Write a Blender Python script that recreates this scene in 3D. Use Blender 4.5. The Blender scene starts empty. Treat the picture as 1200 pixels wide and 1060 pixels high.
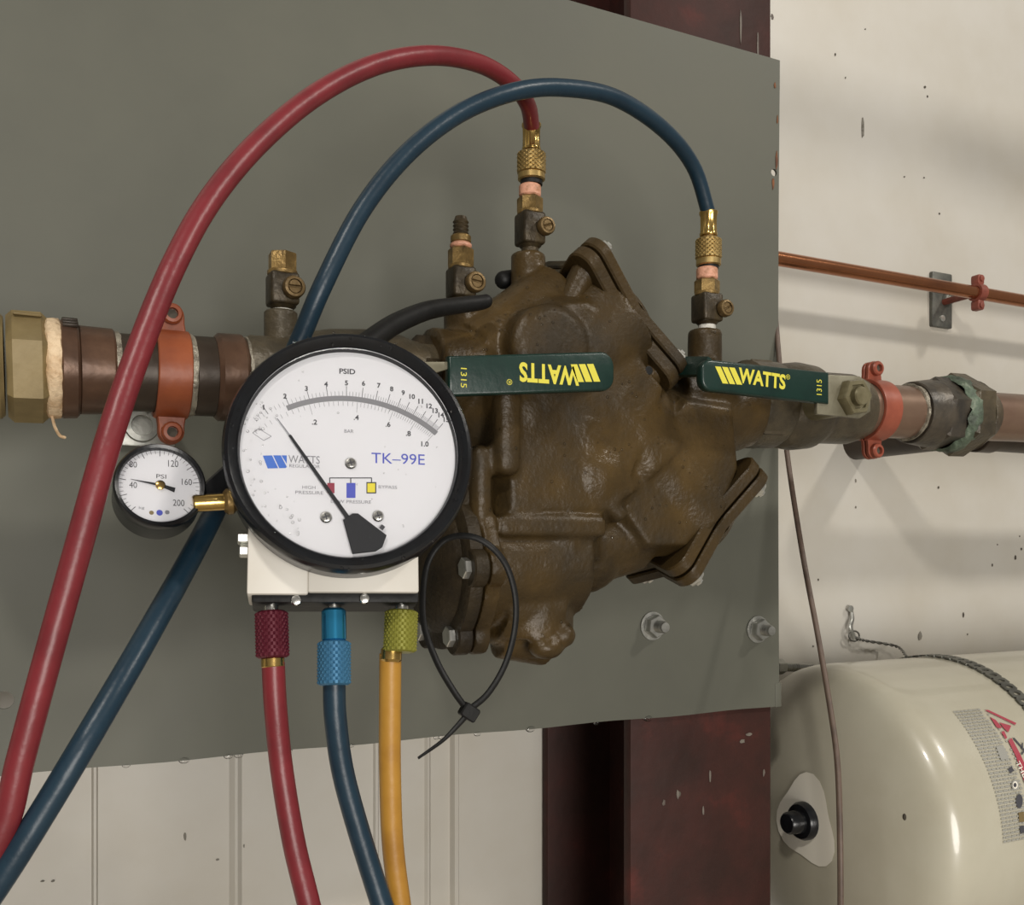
import bpy, bmesh, math, random
from math import sin, cos, tan, atan, atan2, pi, radians, sqrt
from mathutils import Vector, Matrix
random.seed(7)
scene = bpy.context.scene
COL = scene.collection
V = Vector

# ------------------------------------------------------------------ camera, world, lights
FPX, YAW, DIST, HORIZON = 1152.0, radians(26.3), 0.72, 646.0
cam = bpy.data.cameras.new('camera')
cam.sensor_width = 36.0
cam.lens = 36.0 * FPX / 1200.0
cam.shift_y = (HORIZON - 530.0) / 1200.0
cam.clip_start = 0.01
camo = bpy.data.objects.new('camera', cam)
COL.objects.link(camo)
camo.location = (0, -DIST, 0)
camo.rotation_euler = (pi / 2, 0, -YAW)
scene.camera = camo

world = bpy.data.worlds.new('world')
scene.world = world
world.use_nodes = True
bg = world.node_tree.nodes['Background']
bg.inputs[0].default_value = (1.0, 0.94, 0.84, 1)
bg.inputs[1].default_value = 0.215

def area_lamp(name, target, direction, dist, size, energy, color):
    l = bpy.data.lights.new(name, 'AREA')
    l.shape = 'DISK'
    l.size = size
    l.energy = energy
    l.color = color
    o = bpy.data.objects.new(name, l)
    COL.objects.link(o)
    d = V(direction).normalized()
    o.location = V(target) + d * dist
    o.rotation_euler = d.to_track_quat('Z', 'Y').to_euler()
    return o
area_lamp('high_bay_lamp_right', (0.7, 0, 0.1), (0.80, -1.0, 1.0), 4.0, 0.32, 52, (1.0, 0.95, 0.87))
area_lamp('high_bay_lamp_left', (0.7, 0, 0.1), (-0.86, -1.0, 1.0), 4.0, 0.32, 52, (1.0, 0.95, 0.87))
area_lamp('front_fill_lamp', (0.35, 0, -0.1), (-0.10, -1.0, -0.06), 4.6, 2.0, 140, (1.0, 0.96, 0.90))  # broad fill lamp added behind the camera to brighten the low wall

vs = scene.view_settings
vs.view_transform = 'Standard'
vs.look = 'None'
vs.exposure = -0.10
vs.gamma = 1.0
vs.use_curve_mapping = False

# ------------------------------------------------------------------ layout maths (metres; wall parallel to X, depth along Y)
CA, SA = cos(YAW), sin(YAW)
RIGHT, FWD, UP = V((CA, -SA, 0)), V((SA, CA, 0)), V((0, 0, 1))
CAMP = V((0, -DIST, 0))
def ray(u, v):
    return RIGHT * ((u - 600.0) / FPX) + UP * ((HORIZON - v) / FPX) + FWD
def P(u, v, Y):
    d = ray(u, v)
    return CAMP + d * ((Y + DIST) / d.y)
def PT(u, v, t):
    return CAMP + ray(u, v) * t
def mpp(u, Y):                                   # metres per pixel at that depth
    return (Y + DIST) / ray(u, HORIZON).y / FPX
def XU(u, Y):
    return P(u, HORIZON, Y).x
PIPE_Y, PIPE_R = -0.12, 0.0215
def AX(X):                                       # centre line of the main pipe run
    return V((X, PIPE_Y, 0.1007 + 0.026 * X))
def AU(u):
    return AX(XU(u, PIPE_Y))
AXD = (AX(1) - AX(0)).normalized()

# ------------------------------------------------------------------ materials
def mat(name, c, rough=0.5, metal=0.0, c2=None, scale=30.0, bump=0.0, bscale=150.0, coat=0.0, c3=None, c3pos=0.62, rough2=None, detail=6.0, spec=0.5, stretch=None):
    m = bpy.data.materials.new(name)
    m.use_nodes = True
    nt = m.node_tree
    p = nt.nodes['Principled BSDF']
    p.inputs['Base Color'].default_value = (*c, 1)
    p.inputs['Roughness'].default_value = rough
    p.inputs['Metallic'].default_value = metal
    p.inputs['Specular IOR Level'].default_value = spec
    if coat:
        p.inputs['Coat Weight'].default_value = coat
        p.inputs['Coat Roughness'].default_value = 0.08
    tc = nt.nodes.new('ShaderNodeTexCoord')
    src = tc.outputs['Object']
    if stretch:
        mp = nt.nodes.new('ShaderNodeMapping')
        mp.inputs['Scale'].default_value = stretch
        nt.links.new(src, mp.inputs[0])
        src = mp.outputs[0]
    if c2 is not None:
        n = nt.nodes.new('ShaderNodeTexNoise')
        n.inputs['Scale'].default_value = scale
        n.inputs['Detail'].default_value = detail
        n.inputs['Roughness'].default_value = 0.6
        nt.links.new(src, n.inputs['Vector'])
        r = nt.nodes.new('ShaderNodeValToRGB')
        r.color_ramp.elements[0].position = 0.36
        r.color_ramp.elements[0].color = (*c2, 1)
        r.color_ramp.elements[1].position = 0.56
        r.color_ramp.elements[1].color = (*c, 1)
        if c3 is not None:
            e = r.color_ramp.elements.new(min(0.98, c3pos + 0.08))
            e.color = (*c3, 1)
        nt.links.new(n.outputs['Fac'], r.inputs[0])
        nt.links.new(r.outputs[0], p.inputs['Base Color'])
        if rough2 is not None:
            mr = nt.nodes.new('ShaderNodeMapRange')
            mr.inputs['From Min'].default_value = 0.35
            mr.inputs['From Max'].default_value = 0.65
            mr.inputs['To Min'].default_value = rough
            mr.inputs['To Max'].default_value = rough2
            nt.links.new(n.outputs['Fac'], mr.inputs['Value'])
            nt.links.new(mr.outputs[0], p.inputs['Roughness'])
    if bump:
        n2 = nt.nodes.new('ShaderNodeTexNoise')
        n2.inputs['Scale'].default_value = bscale
        n2.inputs['Detail'].default_value = 5.0
        nt.links.new(tc.outputs['Object'], n2.inputs['Vector'])
        b = nt.nodes.new('ShaderNodeBump')
        b.inputs['Strength'].default_value = bump
        b.inputs['Distance'].default_value = 0.003
        nt.links.new(n2.outputs['Fac'], b.inputs['Height'])
        nt.links.new(b.outputs[0], p.inputs['Normal'])
    return m

M = {}
M['panel'] = mat('grey_panel_paint', (0.103, 0.104, 0.083), 0.5, 0.0, (0.092, 0.093, 0.075), 5, 0.05, 60, c3=(0.112, 0.112, 0.089), rough2=0.58, spec=0.35)
M['wall'] = mat('white_wall_paint', (0.51, 0.485, 0.435), 0.45, 0, (0.46, 0.425, 0.36), 3.2, 0.03, 30, c3=(0.54, 0.52, 0.48), detail=8)
M['floor'] = mat('concrete', (0.42, 0.38, 0.32), 0.7, 0, (0.34, 0.31, 0.26), 4, 0.2, 40)
M['column'] = mat('red_oxide_primer', (0.043, 0.0145, 0.0115), 0.6, 0, (0.029, 0.0125, 0.010), 14, 0.2, 90, c3=(0.085, 0.019, 0.0145), detail=8, spec=0.25)
M['scuff'] = mat('scuffed_steel', (0.14, 0.12, 0.10), 0.6, 0, (0.08, 0.06, 0.05), 60)
M['bronze_body'] = mat('wet_bronze_casting', (0.058, 0.036, 0.0125), 0.50, 0.05, (0.027, 0.018, 0.0075), 15, 0.20, 330, c3=(0.090, 0.056, 0.020), rough2=0.26, detail=10, spec=0.30)
M['bronze_dark'] = mat('dark_bronze', (0.030, 0.021, 0.010), 0.5, 0.1, (0.017, 0.012, 0.007), 40, 0.3, 260, c3=(0.044, 0.030, 0.015), spec=0.3)
M['valve_body'] = mat('olive_bronze', (0.078, 0.062, 0.038), 0.4, 0.2, (0.042, 0.034, 0.022), 35, 0.3, 220, c3=(0.11, 0.085, 0.05))
M['bronze_tan'] = mat('tan_bronze', (0.22, 0.165, 0.075), 0.5, 0.15, (0.15, 0.108, 0.047), 18, 0.12, 160, c3=(0.26, 0.20, 0.10), spec=0.35)
M['copper_brown'] = mat('tarnished_copper', (0.105, 0.056, 0.034), 0.33, 0.35, (0.06, 0.033, 0.022), 25, 0.1, 120, c3=(0.15, 0.082, 0.05))
M['copper_dark'] = mat('blackened_copper', (0.045, 0.031, 0.021), 0.4, 0.3, (0.028, 0.02, 0.014), 25, 0.1, 120)
M['copper_red'] = mat('old_copper_pipe', (0.20, 0.125, 0.088), 0.32, 0.45, (0.13, 0.075, 0.05), 18, 0.05, 120, c3=(0.24, 0.16, 0.11), stretch=(0.4, 1, 1))
M['copper_bright'] = mat('copper_tube', (0.42, 0.17, 0.08), 0.2, 0.9, (0.30, 0.12, 0.06), 30, 0.06, 200, stretch=(0.3, 1, 1))
M['solder'] = mat('solder', (0.33, 0.30, 0.24), 0.4, 0.4, (0.15, 0.13, 0.10), 120, 0.5, 300)
M['tape'] = mat('thread_tape', (0.72, 0.55, 0.36), 0.6, 0, (0.55, 0.37, 0.21), 90, 0.5, 300)
M['tape_white'] = mat('white_thread_tape', (0.66, 0.64, 0.58), 0.6, 0, (0.45, 0.42, 0.36), 90, 0.3, 300)
M['pink'] = mat('pink_sealant', (0.66, 0.33, 0.22), 0.45, 0, (0.35, 0.17, 0.09), 160, 0.3, 300)
M['brass'] = mat('brass', (0.62, 0.42, 0.14), 0.24, 1.0, (0.45, 0.29, 0.09), 50, 0.05, 200)
M['brass_knurl'] = mat('knurled_brass', (0.55, 0.40, 0.17), 0.36, 0.9, (0.42, 0.29, 0.11), 60)
M['brass_old'] = mat('aged_brass', (0.30, 0.195, 0.07), 0.38, 0.7, (0.15, 0.10, 0.04), 80, 0.2, 260, c3=(0.38, 0.26, 0.11))
M['cock'] = mat('dark_brass_cock', (0.058, 0.042, 0.022), 0.42, 0.35, (0.030, 0.022, 0.012), 70, 0.2, 260, c3=(0.09, 0.065, 0.03))
M['clamp_orange'] = mat('orange_clamp', (0.27, 0.066, 0.022), 0.42, 0.05, (0.20, 0.046, 0.017), 30, 0.1, 120, c3=(0.31, 0.08, 0.027))
M['clamp_red'] = mat('red_clamp', (0.30, 0.078, 0.045), 0.38, 0.05, (0.23, 0.056, 0.033), 30, 0.1, 120)
M['rust_clamp'] = mat('dull_red_clamp', (0.24, 0.062, 0.040), 0.45, 0.1, (0.15, 0.04, 0.028), 60, 0.15, 200)
M['galv'] = mat('galvanised_steel', (0.42, 0.42, 0.39), 0.38, 0.75, (0.28, 0.28, 0.26), 70, 0.1, 200)
M['zinc'] = mat('zinc_bolt', (0.66, 0.66, 0.62), 0.28, 0.85, (0.50, 0.50, 0.46), 90)
M['grey_plate'] = mat('grey_steel_plate', (0.16, 0.16, 0.14), 0.45, 0.6, (0.10, 0.10, 0.09), 60, 0.1, 200)
M['green'] = mat('green_vinyl', (0.004, 0.024, 0.018), 0.33, 0, (0.003, 0.018, 0.014), 40, 0.06, 250)
M['yellow_print'] = mat('yellow_print', (0.66, 0.60, 0.06), 0.5)
M['lever'] = mat('plated_lever', (0.20, 0.185, 0.13), 0.42, 0.3, (0.15, 0.135, 0.09), 60)
M['nut_olive'] = mat('olive_plated_nut', (0.21, 0.185, 0.11), 0.36, 0.4, (0.14, 0.12, 0.065), 60)
M['verdigris'] = mat('verdigris', (0.105, 0.145, 0.10), 0.6, 0.0, (0.042, 0.050, 0.038), 60, 0.6, 260, c3=(0.29, 0.32, 0.25))
M['union_grey'] = mat('grey_brown_union', (0.085, 0.070, 0.052), 0.4, 0.3, (0.045, 0.040, 0.034), 40, 0.2, 200)
M['hose_red'] = mat('red_hose', (0.180, 0.018, 0.024), 0.38, 0, (0.14, 0.014, 0.019), 30, 0.08, 200)
M['hose_blue'] = mat('blue_hose', (0.012, 0.032, 0.052), 0.36, 0, (0.009, 0.025, 0.042), 30, 0.08, 200, spec=0.4)
M['hose_yellow'] = mat('yellow_hose', (0.40, 0.20, 0.028), 0.42, 0, (0.31, 0.145, 0.02), 25, 0.08, 200, c3=(0.43, 0.225, 0.036))
M['black'] = mat('black_plastic', (0.008, 0.009, 0.011), 0.26, 0, (0.006, 0.006, 0.007), 60, 0.05, 200, spec=0.4)
M['rubber'] = mat('black_rubber', (0.009, 0.009, 0.009), 0.5, 0, (0.006, 0.006, 0.006), 60, 0.1, 200, spec=0.28)
M['white_block'] = mat('white_plastic', (0.70, 0.67, 0.61), 0.45, 0, (0.66, 0.62, 0.55), 20)
M['brass_dim'] = mat('dull_brass_screw', (0.165, 0.108, 0.045), 0.4, 0.55, (0.09, 0.06, 0.028), 80, 0.2, 260)
M['dial'] = mat('dial_white', (0.76, 0.76, 0.80), 0.55)
M['ink'] = mat('black_ink', (0.05, 0.05, 0.06), 0.6)
M['ink_grey'] = mat('grey_ink', (0.22, 0.22, 0.25), 0.6)
M['band_grey'] = mat('grey_mirror_band', (0.27, 0.27, 0.29), 0.35, 0.3)
M['ink_blue'] = mat('blue_ink', (0.05, 0.16, 0.60), 0.5)
M['ink_violet'] = mat('violet_blue_ink', (0.07, 0.09, 0.50), 0.5)
M['ink_red'] = mat('red_ink', (0.30, 0.03, 0.06), 0.5)
M['ink_yellow'] = mat('yellow_ink', (0.80, 0.68, 0.04), 0.5)
M['pointer'] = mat('black_pointer', (0.012, 0.013, 0.017), 0.5, spec=0.3)
M['chrome'] = mat('chrome_screw', (0.62, 0.61, 0.58), 0.2, 1.0)
M['anod_red'] = mat('red_anodised', (0.105, 0.012, 0.024), 0.36, 0.3)
M['anod_blue'] = mat('blue_anodised', (0.05, 0.36, 0.66), 0.18, 0.85)
M['anod_blue_knurl'] = mat('blue_knurled', (0.05, 0.17, 0.30), 0.36, 0.4)
M['anod_yellow'] = mat('yellow_anodised', (0.23, 0.225, 0.036), 0.38, 0.3)
M['tank'] = mat('cream_tank_enamel', (0.48, 0.455, 0.365), 0.30, 0, (0.43, 0.40, 0.31), 6, 0.02, 40, coat=0.5, c3=(0.50, 0.47, 0.375))
M['label_white'] = mat('white_label', (0.80, 0.76, 0.66), 0.4)
M['label_red'] = mat('red_label_print', (0.36, 0.045, 0.07), 0.4)
M['label_grey'] = mat('grey_fine_print', (0.30, 0.295, 0.265), 0.5)
M['cable'] = mat('brown_cable', (0.115, 0.078, 0.058), 0.5, 0, (0.08, 0.055, 0.042), 60)
M['wire'] = mat('twisted_wire', (0.15, 0.145, 0.13), 0.4, 0.6)
M['chip'] = mat('bare_wall_mark', (0.20, 0.185, 0.155), 0.7, 0, (0.09, 0.08, 0.065), 200)
M['speck'] = mat('dark_speck', (0.07, 0.06, 0.045), 0.8)
M['rust'] = mat('rust', (0.20, 0.075, 0.028), 0.75, 0, (0.10, 0.04, 0.02), 150)

def clear_mat(name, ior, tint=(1, 1, 1)):
    m = bpy.data.materials.new(name)
    m.use_nodes = True
    nt = m.node_tree
    nt.nodes.clear()
    out = nt.nodes.new('ShaderNodeOutputMaterial')
    mix = nt.nodes.new('ShaderNodeMixShader')
    fr = nt.nodes.new('ShaderNodeFresnel')
    fr.inputs[0].default_value = ior
    tr = nt.nodes.new('ShaderNodeBsdfTransparent')
    tr.inputs[0].default_value = (*tint, 1)
    gl = nt.nodes.new('ShaderNodeBsdfGlossy')
    gl.inputs['Roughness'].default_value = 0.06
    nt.links.new(fr.outputs[0], mix.inputs[0])
    nt.links.new(tr.outputs[0], mix.inputs[1])
    nt.links.new(gl.outputs[0], mix.inputs[2])
    nt.links.new(mix.outputs[0], out.inputs[0])
    return m
M['glass'] = clear_mat('clear_lens', 1.45, (0.985, 0.985, 0.985))
M['water'] = clear_mat('water_drop', 1.35, (0.97, 0.97, 0.97))

# ------------------------------------------------------------------ mesh builder
def frame(origin, zdir, xhint=(0, 0, 1)):
    z = V(zdir).normalized()
    x = V(xhint)
    x = x - z * x.dot(z)
    if x.length < 1e-6:
        x = V((1, 0, 0)) - z * z.x
    x.normalize()
    y = z.cross(x)
    m = Matrix((x, y, z)).transposed().to_4x4()
    m.translation = V(origin)
    return m

class MB:
    def __init__(s):
        s.v, s.f = [], []
    def add(s, vs, fs, m=None):
        b = len(s.v)
        s.v += [(m @ V(p)) if m is not None else V(p) for p in vs]
        s.f += [tuple(i + b for i in q) for q in fs]
        return s
    def lathe(s, prof, m, n=32, phase=0.0, sx=1.0):
        vs, fs, rows = [], [], []
        for r, z in prof:
            if r <= 1e-7:
                rows.append([len(vs)])
                vs.append((0, 0, z))
            else:
                k = len(vs)
                rows.append(list(range(k, k + n)))
                for i in range(n):
                    a = 2 * pi * i / n + phase
                    vs.append((r * cos(a) * sx, r * sin(a), z))
        for a, b in zip(rows, rows[1:]):
            for i in range(n):
                j = (i + 1) % n
                if len(a) == 1 and len(b) == 1:
                    continue
                if len(a) == 1:
                    fs.append((a[0], b[j], b[i]))
                elif len(b) == 1:
                    fs.append((a[i], a[j], b[0]))
                else:
                    fs.append((a[i], a[j], b[j], b[i]))
        return s.add(vs, fs, m)
    def cyl(s, a, b, r, n=32, bev=0.0, r2=None, phase=0.0, xhint=(0, 0, 1)):
        a, b = V(a), V(b)
        L = (b - a).length
        r2 = r if r2 is None else r2
        bev = min(bev, L * 0.45)
        if bev:
            prof = [(0, 0), (r - bev, 0), (r, bev), (r2, L - bev), (r2 - bev, L), (0, L)]
        else:
            prof = [(0, 0), (r, 0), (r2, L), (0, L)]
        return s.lathe(prof, frame(a, b - a, xhint), n, phase)
    def knurl(s, prof_r, z0, z1, m, amp=0.0004, dia=16, cells=6):
        n, rows = dia * 4, cells * 4
        def tri(t):
            t = t % 1.0
            return 1 - abs(2 * t - 1)
        vs, fs = [], []
        for j in range(rows + 1):
            for i in range(n):
                a = 2 * pi * i / n
                u_, w_ = i / 4.0, j / 4.0
                h = 0.0 if j in (0, rows) else min(tri(u_ + w_), tri(u_ - w_)) * 2
                r = prof_r + amp * (h - 1.0) - (0.0008 if j in (0, rows) else 0.0)
                vs.append((r * cos(a), r * sin(a), z0 + (z1 - z0) * j / rows))
        for j in range(rows):
            for i in range(n):
                k = (i + 1) % n
                fs.append((j * n + i, j * n + k, (j + 1) * n + k, (j + 1) * n + i))
        c0 = len(vs)
        vs += [(0, 0, z0), (0, 0, z1)]
        for i in range(n):
            k = (i + 1) % n
            fs.append((c0, k, i))
            fs.append((c0 + 1, rows * n + i, rows * n + k))
        return s.add(vs, fs, m)
    def bm(s, b, m=None):
        b.verts.ensure_lookup_table()
        b.verts.index_update()
        vs = [v.co.copy() for v in b.verts]
        fs = [[v.index for v in f.verts] for f in b.faces]
        b.free()
        return s.add(vs, fs, m)
    def box(s, lo, hi, m=None, bev=0.0, seg=2):
        b = bmesh.new()
        bmesh.ops.create_cube(b, size=1.0)
        lo, hi = V(lo), V(hi)
        for v in b.verts:
            v.co = V([(lo[i] + hi[i]) / 2 + v.co[i] * (hi[i] - lo[i]) for i in range(3)])
        if bev:
            bmesh.ops.bevel(b, geom=list(b.edges), offset=bev, segments=seg, profile=0.5, affect='EDGES', clamp_overlap=True)
        return s.bm(b, m)
    def prism(s, pts, z0, z1, m=None, bev=0.0, seg=2):
        b = bmesh.new()
        lo = [b.verts.new((x, y, z0)) for x, y in pts]
        hi = [b.verts.new((x, y, z1)) for x, y in pts]
        n = len(pts)
        ftop = b.faces.new(hi)
        fbot = b.faces.new(list(reversed(lo)))
        for i in range(n):
            j = (i + 1) % n
            b.faces.new((lo[i], lo[j], hi[j], hi[i]))
        bmesh.ops.recalc_face_normals(b, faces=list(b.faces))
        if bev:
            es = [e for e in b.edges if e in set(ftop.edges) | set(fbot.edges)]
            bmesh.ops.bevel(b, geom=es, offset=bev, segments=seg, profile=0.5, affect='EDGES', clamp_overlap=True)
        return s.bm(b, m)
    def poly(s, pts):
        return s.add(pts, [tuple(range(len(pts)))])
    def tube(s, pts, rad, n=20, cap=True, flat=1.0):
        pts = [V(p) for p in pts]
        k = len(pts)
        rads = [rad] * k if not hasattr(rad, '__len__') else list(rad)
        tang = []
        for i in range(k):
            t = pts[min(i + 1, k - 1)] - pts[max(i - 1, 0)]
            tang.append(t.normalized())
        ref = V((0, -1, 0))
        x = (ref - tang[0] * ref.dot(tang[0]))
        if x.length < 1e-4:
            x = V((0, 0, 1)) - tang[0] * tang[0].z
        x.normalize()
        vs, fs = [], []
        for i in range(k):
            x = (x - tang[i] * x.dot(tang[i])).normalized()
            y = tang[i].cross(x)
            for q in range(n):
                a = 2 * pi * q / n
                vs.append(pts[i] + (x * cos(a) * flat + y * sin(a)) * rads[i])
        for i in range(k - 1):
            for q in range(n):
                w = (q + 1) % n
                fs.append((i * n + q, i * n + w, (i + 1) * n + w, (i + 1) * n + q))
        if cap:
            fs.append(tuple(reversed(range(n))))
            fs.append(tuple(range((k - 1) * n, k * n)))
        return s.add(vs, fs)
    def ball(s, c, r, sc=(1, 1, 1), n=10, m=None):
        rows = n // 2 + 1
        prof = [(r * sin(pi * i / rows) if 0 < i < rows else 0, -r * cos(pi * i / rows)) for i in range(rows + 1)]
        mm = Matrix.Translation(V(c)) @ (m if m is not None else Matrix.Identity(4)) @ Matrix.Diagonal((*sc, 1))
        return s.lathe(prof, mm, n)
    def text(s, body, size, m, fit=None, bold=0.0, aspect=None):
        cu = bpy.data.curves.new('lettering', 'FONT')
        cu.body, cu.size, cu.offset = body, 1.0, bold
        cu.align_x, cu.align_y = 'CENTER', 'CENTER'
        cu.resolution_u = 3
        o = bpy.data.objects.new('lettering', cu)
        COL.objects.link(o)
        dg = bpy.context.evaluated_depsgraph_get()
        me = bpy.data.meshes.new_from_object(o.evaluated_get(dg))
        vs = [v.co.copy() for v in me.vertices]
        fs = [tuple(p.vertices) for p in me.polygons]
        bpy.data.objects.remove(o)
        bpy.data.curves.remove(cu)
        bpy.data.meshes.remove(me)
        if not vs:
            return s
        x0, x1 = min(v.x for v in vs), max(v.x for v in vs)
        y0, y1 = min(v.y for v in vs), max(v.y for v in vs)
        hs = size / (y1 - y0)                      # size is the height of the letters
        ws = (fit / (x1 - x0)) if fit else hs
        vs = [V(((v.x - (x0 + x1) / 2) * ws, (v.y - (y0 + y1) / 2) * hs, 0)) for v in vs]
        return s.add(vs, fs, m) if not callable(m) else s.add([m(v) for v in vs], fs)
    def mesh(s, name, org, angle=35, recalc=True):
        me = bpy.data.meshes.new(name)
        me.from_pydata([v - org for v in s.v], [], s.f)
        if recalc:
            b = bmesh.new()
            b.from_mesh(me)
            bmesh.ops.recalc_face_normals(b, faces=list(b.faces))
            b.to_mesh(me)
            b.free()
        me.polygons.foreach_set('use_smooth', [True] * len(me.polygons))
        me.set_sharp_from_angle(angle=radians(angle))
        me.update()
        return me
    def build(s, name, m, parent=None, angle=35, recalc=True):
        if parent is not None:
            org = WO[parent.name]
        else:
            c = [sum(v[i] for v in s.v) / len(s.v) for i in range(3)]
            org = V((c[0], c[1], min(v.z for v in s.v)))
        me = s.mesh(name, org, angle, recalc)
        me.materials.append(M[m])
        o = bpy.data.objects.new(name, me)
        COL.objects.link(o)
        if parent is not None:
            o.parent = parent
        else:
            o.location = org
        WO[o.name] = org
        return o

WO = {}
def tag(o, label, cat=None, group=None, kind=None):
    o['label'] = label
    if cat: o['category'] = cat
    if group: o['group'] = group
    if kind: o['kind'] = kind
    return o
def thing(name, label, cat, loc, group=None):
    o = bpy.data.objects.new(name, None)
    o.empty_display_size = 0.02
    COL.objects.link(o)
    o.location = V(loc)
    WO[o.name] = V(loc)
    return tag(o, label, cat, group)
def spline(pts, per=10):
    pts = [V(p) for p in pts]
    q = [pts[0] * 2 - pts[1]] + pts + [pts[-1] * 2 - pts[-2]]
    out = []
    for i in range(1, len(q) - 2):
        p0, p1, p2, p3 = q[i - 1], q[i], q[i + 1], q[i + 2]
        for k in range(per):
            t = k / per
            out.append(0.5 * ((2 * p1) + (p2 - p0) * t + (2 * p0 - 5 * p1 + 4 * p2 - p3) * t * t + (3 * p1 - p0 - 3 * p2 + p3) * t ** 3))
    out.append(pts[-1])
    return out
def rounded(w, h, r, n=6):                       # rounded rectangle outline about the origin
    out = []
    for cx, cy, a0 in ((w / 2 - r, h / 2 - r, 0), (-w / 2 + r, h / 2 - r, 90), (-w / 2 + r, -h / 2 + r, 180), (w / 2 - r, -h / 2 + r, 270)):
        for i in range(n + 1):
            a = radians(a0 + 90 * i / n)
            out.append((cx + r * cos(a), cy + r * sin(a)))
    return out
def circle2(r, n=24, cx=0, cy=0):
    return [(cx + r * cos(2 * pi * i / n), cy + r * sin(2 * pi * i / n)) for i in range(n)]
def facing(p, roll=0.0):                         # local x = +X, y = +Z, z = -Y (out of the wall)
    m = Matrix(((1, 0, 0), (0, 0, -1), (0, 1, 0))).to_4x4()
    m.translation = V(p)
    return m @ Matrix.Rotation(roll, 4, 'Z')

# ------------------------------------------------------------------ setting: wall, floor, column, panel
WALL_Y = 0.17
FLOOR_Z = -1.25
b = MB()
b.box((-2.6, WALL_Y, FLOOR_Z), (3.6, WALL_Y + 0.05, 1.9))
wall = tag(b.build('wall_back', 'wall'), 'cream painted metal wall behind the grey panel and tank', None, None, 'structure')
def wall_rib(u0, u1, h, soft):
    x0, x1 = XU(u0, WALL_Y), XU(u1, WALL_Y)
    q = MB()
    e = (x1 - x0) * soft
    q.prism([(x0, 0), (x1, 0), (x1 - e, h), (x0 + e, h)], FLOOR_Z, 1.88, Matrix(((1, 0, 0, 0), (0, -1, 0, WALL_Y + 0.0003), (0, 0, 1, 0), (0, 0, 0, 1))))
    return q.build('rib', 'wall', wall)
wall_rib(107, 115, 0.004, 0.3)
wall_rib(268, 284, 0.004, 0.4)
wall_rib(437, 444, 0.003, 0.3)
wall_rib(497, 505, 0.003, 0.4)
wall_rib(527, 538, 0.006, 0.3)
for (pu, pv, w, h, mt) in ((1011, 149, 4, 16, 'chip'), (1084, 102, 3, 3, 'speck'), (1087, 113, 1.6, 2.5, 'speck'), (991, 91, 1, 2, 'speck'), (1014, 34, 2, 1.2, 'speck'), (979, 64, 1.5, 3, 'speck'),
                            (1060, 207, 2, 1.2, 'speck'), (1083, 208, 2, 1.4, 'speck'), (1101, 250, 2, 2, 'speck'), (1100, 571, 2.2, 2.6, 'speck'), (1003, 563, 2, 2.4, 'chip'), (1003, 594, 2, 1.6, 'chip'),
                            (959, 679, 1.6, 2, 'speck'), (1129, 720, 2.2, 5, 'speck'), (1163, 662, 1.5, 3, 'speck'), (1197, 643, 2, 2.4, 'speck'), (1190, 653, 2.5, 5, 'speck'), (1169, 638, 1, 1.5, 'speck'), (1078, 745, 6, 6, 'chip'),
                            (953, 757, 2, 1.4, 'chip'), (1134, 743, 1.6, 1.6, 'chip'), (1195, 628, 1.4, 1.4, 'speck'), (50, 1032, 4, 1.5, 'chip'), (62, 1032, 4, 1.6, 'chip'), (217, 980, 3, 6, 'chip'), (255, 1007, 3, 1.5, 'chip'), (286, 991, 1.5, 3, 'chip')):
    c = P(pu, pv, WALL_Y - 0.0006)
    s_ = mpp(pu, WALL_Y)
    q = MB()
    k = 9
    w *= 0.62; h *= 0.62 if mt == 'speck' else 0.85
    q.prism([(w * s_ * (1.0 if mt == 'chip' else 1) * cos(2 * pi * i / k) * random.uniform(.7, 1.15), h * s_ * sin(2 * pi * i / k) * random.uniform(.7, 1.15)) for i in range(k)], -0.0004, 0.0003, facing(c))
    q.build('paint_chip' if mt == 'chip' else 'dirt_speck', mt, wall)
b = MB()
b.box((-2.6, -3.2, FLOOR_Z - 0.05), (3.6, WALL_Y, FLOOR_Z))
tag(b.build('floor', 'floor'), 'grey concrete floor below the wall', None, None, 'structure')

cx0, cx1 = XU(740, 0.003), XU(905, 0.003)
col = thing('steel_column', 'dark red primed steel column between the wall and grey panel', 'column', (0.55, 0.08, FLOOR_Z))
col['kind'] = 'structure'
b = MB(); b.box((cx0, 0.0045, FLOOR_Z), (cx1, 0.0165, 1.85), None, 0.002); b.build('front_flange', 'column', col)
b = MB(); b.box(((cx0 + cx1) / 2 - 0.005, 0.0165, FLOOR_Z), ((cx0 + cx1) / 2 + 0.005, 0.157, 1.85)); b.build('web', 'column', col)
b = MB(); b.box((cx0, 0.157, FLOOR_Z), (cx1, 0.169, 1.85), None, 0.002); b.build('rear_flange', 'column', col)
b = MB()
for (pu, pv, w, h) in ((888, 60, 1.2, 26), (870, 868, 4, 2.5), (878, 860, 5, 2), (778, 940, 2.5, 4), (794, 930, 2, 6), (832, 909, 1.4, 9), (895, 905, 1.6, 5), (824, 950, 1.6, 6), (905, 20, 2, 4), (868, 30, 1.2, 22)):
    c = P(pu, pv, 0.0042); s_ = mpp(pu, 0.0042)
    b.prism([(w * s_ * cos(2 * pi * i / 9) * random.uniform(.6, 1.2), h * s_ * sin(2 * pi * i / 9) * random.uniform(.7, 1.1)) for i in range(9)], -0.0003, 0.0003, facing(c))
o = b.build('paint_scuff', 'scuff', col); o['kind'] = 'stuff'
b = MB(); b.lathe([(0, 0), (0.0026, 0), (0.0026, 0.0004), (0, 0.0004)], facing(P(795, 930, 0.0044)), 12); b.build('bolt_hole', 'speck', col)

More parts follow.
